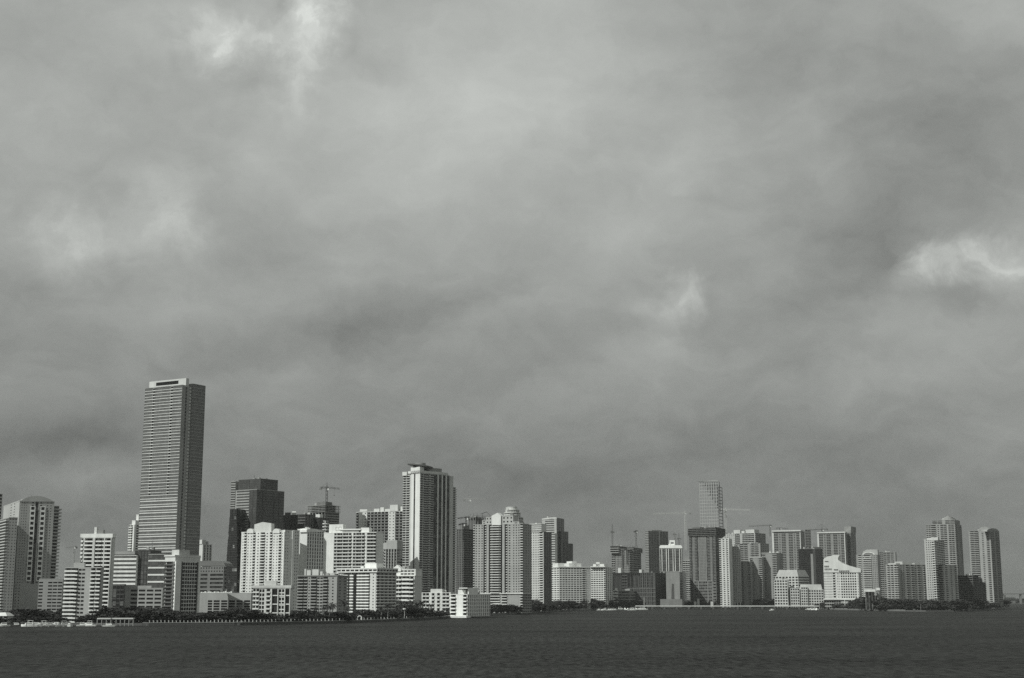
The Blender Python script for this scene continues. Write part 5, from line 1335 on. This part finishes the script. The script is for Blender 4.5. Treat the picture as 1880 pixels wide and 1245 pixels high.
w = bpy.data.worlds.new('World'); sc.world = w; w.use_nodes = True; nt = w.node_tree; nt.nodes.clear(); N = nt.nodes; L = nt.links
out = N.new('ShaderNodeOutputWorld'); bg = N.new('ShaderNodeBackground'); L.new(bg.outputs[0], out.inputs[0]); bg.inputs[1].default_value = .1
sky = N.new('ShaderNodeTexSky'); sky.sky_type = 'NISHITA'; sky.sun_disc = False; sky.sun_elevation = rad(SUN_EL); sky.sun_rotation = math.atan2(S.x, S.y)
bw = N.new('ShaderNodeRGBToBW'); L.new(sky.outputs[0], bw.inputs[0])
tc = N.new('ShaderNodeTexCoord'); sx = N.new('ShaderNodeSeparateXYZ'); L.new(tc.outputs['Generated'], sx.inputs[0])
def M(op, a, b=None, c=None):
    n = N.new('ShaderNodeMath'); n.operation = op
    for i, v in enumerate((a, b, c)):
        if v is None: continue
        if isinstance(v, (int, float)): n.inputs[i].default_value = v
        else: L.new(v, n.inputs[i])
    return n.outputs[0]
azn = M('ARCTAN2', sx.outputs[0], sx.outputs[1]); eln = M('ARCSINE', sx.outputs[2])
base = N.new('ShaderNodeCombineXYZ'); L.new(azn, base.inputs[0]); L.new(eln, base.inputs[1])
def nz(scale, detail, rough, src, dist=0.0, loc=(0, 0, 0), sc_=(1, 1, 1), rot=0):
    mp = N.new('ShaderNodeMapping'); mp.inputs['Location'].default_value = loc; mp.inputs['Scale'].default_value = sc_; mp.inputs['Rotation'].default_value = (0, 0, rot); L.new(src, mp.inputs[0])
    n = N.new('ShaderNodeTexNoise'); n.inputs['Scale'].default_value = scale; n.inputs['Detail'].default_value = detail; n.inputs['Roughness'].default_value = rough; n.inputs['Distortion'].default_value = dist
    L.new(mp.outputs[0], n.inputs[0]); return n
# ragged edges: the cloud plan is bent by noise
wn = nz(13, 5, .62, base.outputs[0])
wv = N.new('ShaderNodeVectorMath'); wv.operation = 'MULTIPLY_ADD'; L.new(wn.outputs['Color'], wv.inputs[0]); wv.inputs[1].default_value = (.075, .05, 0); wv.inputs[2].default_value = (-.0375, -.025, 0)
bent = N.new('ShaderNodeVectorMath'); bent.operation = 'ADD'; L.new(base.outputs[0], bent.inputs[0]); L.new(wv.outputs[0], bent.inputs[1])
# brightness of the deck by height
cr = N.new('ShaderNodeValToRGB'); L.new(M('MULTIPLY', eln, 1 / .6), cr.inputs[0])
def el_of(y): 
    r = ray(940, y); return math.asin(r[2] / math.sqrt(r[0] ** 2 + r[1] ** 2 + r[2] ** 2))
els = cr.color_ramp.elements
stops = [(1098, .155), (1000, .168), (900, .20), (800, .245), (700, .295), (560, .34), (400, .38), (200, .415), (0, .41)]
els[0].position = 0; els[0].color = (.15, .15, .15, 1); els[1].position = 1; els[1].color = (.34, .34, .34, 1)
for y, v in stops:
    e = els.new(max(0.001, el_of(y) / .6)); e.color = (v, v, v, 1)
acc = cr.outputs[0]
BLOBS = [  # bearing x, y in the photograph; radii; tilt in degrees; strength
 (420, 60, 110, 60, -10, .16), (400, 75, 60, 40, 20, .12), (490, 60, 60, 22, 15, .10), (572, 40, 55, 75, 5, .26), (548, 140, 40, 100, 8, .09),
 (880, 170, 420, 260, -25, .12), (700, 200, 200, 120, 0, .03), (140, 430, 105, 70, 0, .16), (305, 395, 75, 80, -10, .14), (470, 285, 75, 45, 0, .055), (285, 320, 70, 50, 0, .05),
 (215, 360, 200, 90, -30, -.03), (200, 620, 420, 80, -8, -.035), (660, 600, 330, 75, -18, -.09), (560, 340, 300, 80, -30, -.03),
 (1750, 190, 420, 260, 20, -.13), (1600, 430, 330, 170, -25, -.08), (1540, 540, 170, 60, -10, -.06), (1440, 100, 260, 200, 10, -.04),
 (1250, 290, 110, 70, -20, .055), (1260, 345, 70, 30, -10, .05), (1500, 230, 110, 75, 30, .03), (1250, 545, 46, 42, 0, .14), (1240, 605, 50, 70, 0, .07), (1195, 550, 40, 30, 0, .05), (1180, 560, 60, 40, 0, .03), (1390, 530, 170, 42, -5, .03),
 (1695, 488, 85, 34, -28, .15), (1790, 472, 120, 42, -4, .155), (1870, 485, 85, 50, 8, .10), (1850, 500, 80, 50, 10, .07), (1770, 540, 130, 32, 5, -.05), (1600, 610, 420, 110, -6, .05), (1840, 790, 90, 60, 0, .06),
 (1000, 650, 260, 70, -25, -.04), (1010, 720, 80, 60, 0, .035), (1560, 740, 300, 80, -22, .03), (1500, 640, 300, 40, -18, -.03), (1350, 760, 250, 60, -25, -.03),
 (150, 870, 190, 55, -8, .055), (120, 800, 260, 40, -5, -.05), (60, 830, 140, 30, 0, -.03), (600, 800, 400, 60, -10, .015), (1740, 880, 300, 50, -3, .03), (1100, 900, 400, 60, 0, -.02), (540, 690, 120, 50, -10, .04),
 (505, 25, 34, 40, 0, -.07), (455, 140, 70, 40, 0, -.05), (640, 60, 40, 90, 0, -.03), (1640, 470, 40, 60, 30, -.05), (330, 470, 120, 40, 0, -.03), (1300, 560, 40, 60, 0, -.03),
 (1160, 420, 200, 60, -25, .03), (1420, 330, 160, 50, -20, -.03), (980, 540, 220, 50, -22, .03), (820, 560, 200, 40, -20, -.03), (300, 560, 200, 50, -12, .03), (70, 520, 120, 50, 0, -.03), (1700, 690, 240, 60, -10, .035), (1400, 820, 260, 40, -8, -.03), (860, 760, 240, 50, -15, .03), (1150, 660, 140, 60, -25, .03), (650, 470, 110, 60, 0, .035), (760, 330, 200, 70, -25, .03),
 (60, 60, 250, 140, 0, -.02), (1840, 40, 120, 60, 20, .06), (420, 480, 300, 60, -14, -.03), (900, 420, 240, 80, -20, -.02),
]
hv = nz(26, 8, .62, base.outputs[0], .3, (5.1, .7, 0)); wv2 = N.new('ShaderNodeVectorMath'); wv2.operation = 'MULTIPLY_ADD'; L.new(hv.outputs['Color'], wv2.inputs[0]); wv2.inputs[1].default_value = (.075, .06, 0); wv2.inputs[2].default_value = (-.0375, -.03, 0)
ragged = N.new('ShaderNodeVectorMath'); ragged.operation = 'ADD'; L.new(base.outputs[0], ragged.inputs[0]); L.new(wv2.outputs[0], ragged.inputs[1])
puff = None
for bx_, by_, rx, ry, tilt, amp in BLOBS:
    r = ray(bx_, by_); a0 = math.atan2(r[0], r[1]); e0 = math.asin(r[2] / math.sqrt(r[0] ** 2 + r[1] ** 2 + r[2] ** 2)); crisp = amp > .085 and rx < 150
    k = 1.6 if crisp else 1.55
    mp = N.new('ShaderNodeMapping'); mp.vector_type = 'TEXTURE'; mp.inputs['Location'].default_value = (a0, e0, 0); mp.inputs['Rotation'].default_value = (0, 0, -rad(tilt)); mp.inputs['Scale'].default_value = (k * rx / FPX, k * ry / FPX, 1)
    L.new((ragged if crisp else bent).outputs[0], mp.inputs[0]); gr = N.new('ShaderNodeTexGradient'); gr.gradient_type = 'QUADRATIC_SPHERE'; L.new(mp.outputs[0], gr.inputs[0])
    if crisp: puff = M('MULTIPLY_ADD', gr.outputs['Fac'], amp * 1.25, puff if puff is not None else 0.0)
    else: acc = M('MULTIPLY_ADD', gr.outputs['Fac'], amp * 1.15, acc)
bl = nz(34, 8, .66, ragged.outputs[0], .5, (1.7, 3.3, 0)); mrp = N.new('ShaderNodeMapRange'); mrp.inputs[1].default_value = .3; mrp.inputs[2].default_value = .68; mrp.inputs[3].default_value = .6; mrp.inputs[4].default_value = 1.35; L.new(bl.outputs[0], mrp.inputs[0])
acc = M('MULTIPLY_ADD', puff, mrp.outputs[0], acc)
# finer cloud texture, drawn out along the drift of the deck
f1 = nz(5, 6, .55, base.outputs[0], .4, (2.3, 1.1, 0), (1, 2.2, 1), .35); f2 = nz(14, 8, .62, bent.outputs[0], .4, (.3, 4.1, 0), (1, 1.8, 1), .32)
acc = M('MULTIPLY_ADD', M('SUBTRACT', f1.outputs[0], .5), .14, acc); acc = M('MULTIPLY_ADD', M('SUBTRACT', f2.outputs[0], .5), .13, acc)
f3 = nz(8, 6, .6, bent.outputs[0], .6, (7.7, 2.1, 0), (1, 1.9, 1), .4)
acc = M('MULTIPLY_ADD', M('SUBTRACT', f3.outputs[0], .5), .11, acc)
f4 = nz(30, 7, .6, bent.outputs[0], .5, (3.7, 9.1, 0), (1, 1.7, 1), .4); acc = M('MULTIPLY_ADD', M('SUBTRACT', f4.outputs[0], .5), .075, acc)
acc = M('MAXIMUM', acc, .05)
# thin share of the clear sky above the deck, in the photograph's grey
acc = M('ADD', M('MULTIPLY', acc, 10 * .96), M('MULTIPLY', bw.outputs[0], .02))
tv = N.new('ShaderNodeVectorMath'); tv.operation = 'SCALE'; tv.inputs[0].default_value = (.966, 1.0, .955); L.new(acc, tv.inputs[3]); L.new(tv.outputs[0], bg.inputs[0])

# air
HAZE = 3.0e-5
if HAZE:
    mb = MB(); mb.box((0, 6000, 150), (16000, 14000, 306)); m = bpy.data.materials.new('air'); nt = nodes(m); o_ = nt.nodes.new('ShaderNodeOutputMaterial'); v = nt.nodes.new('ShaderNodeVolumePrincipled')
    v.inputs['Density'].default_value = HAZE; v.inputs['Color'].default_value = (.88, .91, .87, 1); v.inputs['Anisotropy'].default_value = .1; nt.links.new(v.outputs[0], o_.inputs['Volume'])
    h = link('haze', mb.mesh('haze', m)); h['kind'] = 'stuff'
sc.view_settings.view_transform = 'Standard'; sc.view_settings.look = 'None'; sc.view_settings.exposure = 0; sc.view_settings.gamma = 1
sc.cycles.max_bounces = 4; sc.cycles.diffuse_bounces = 2; sc.cycles.glossy_bounces = 2; sc.cycles.volume_bounces = 0; sc.cycles.use_denoising = False
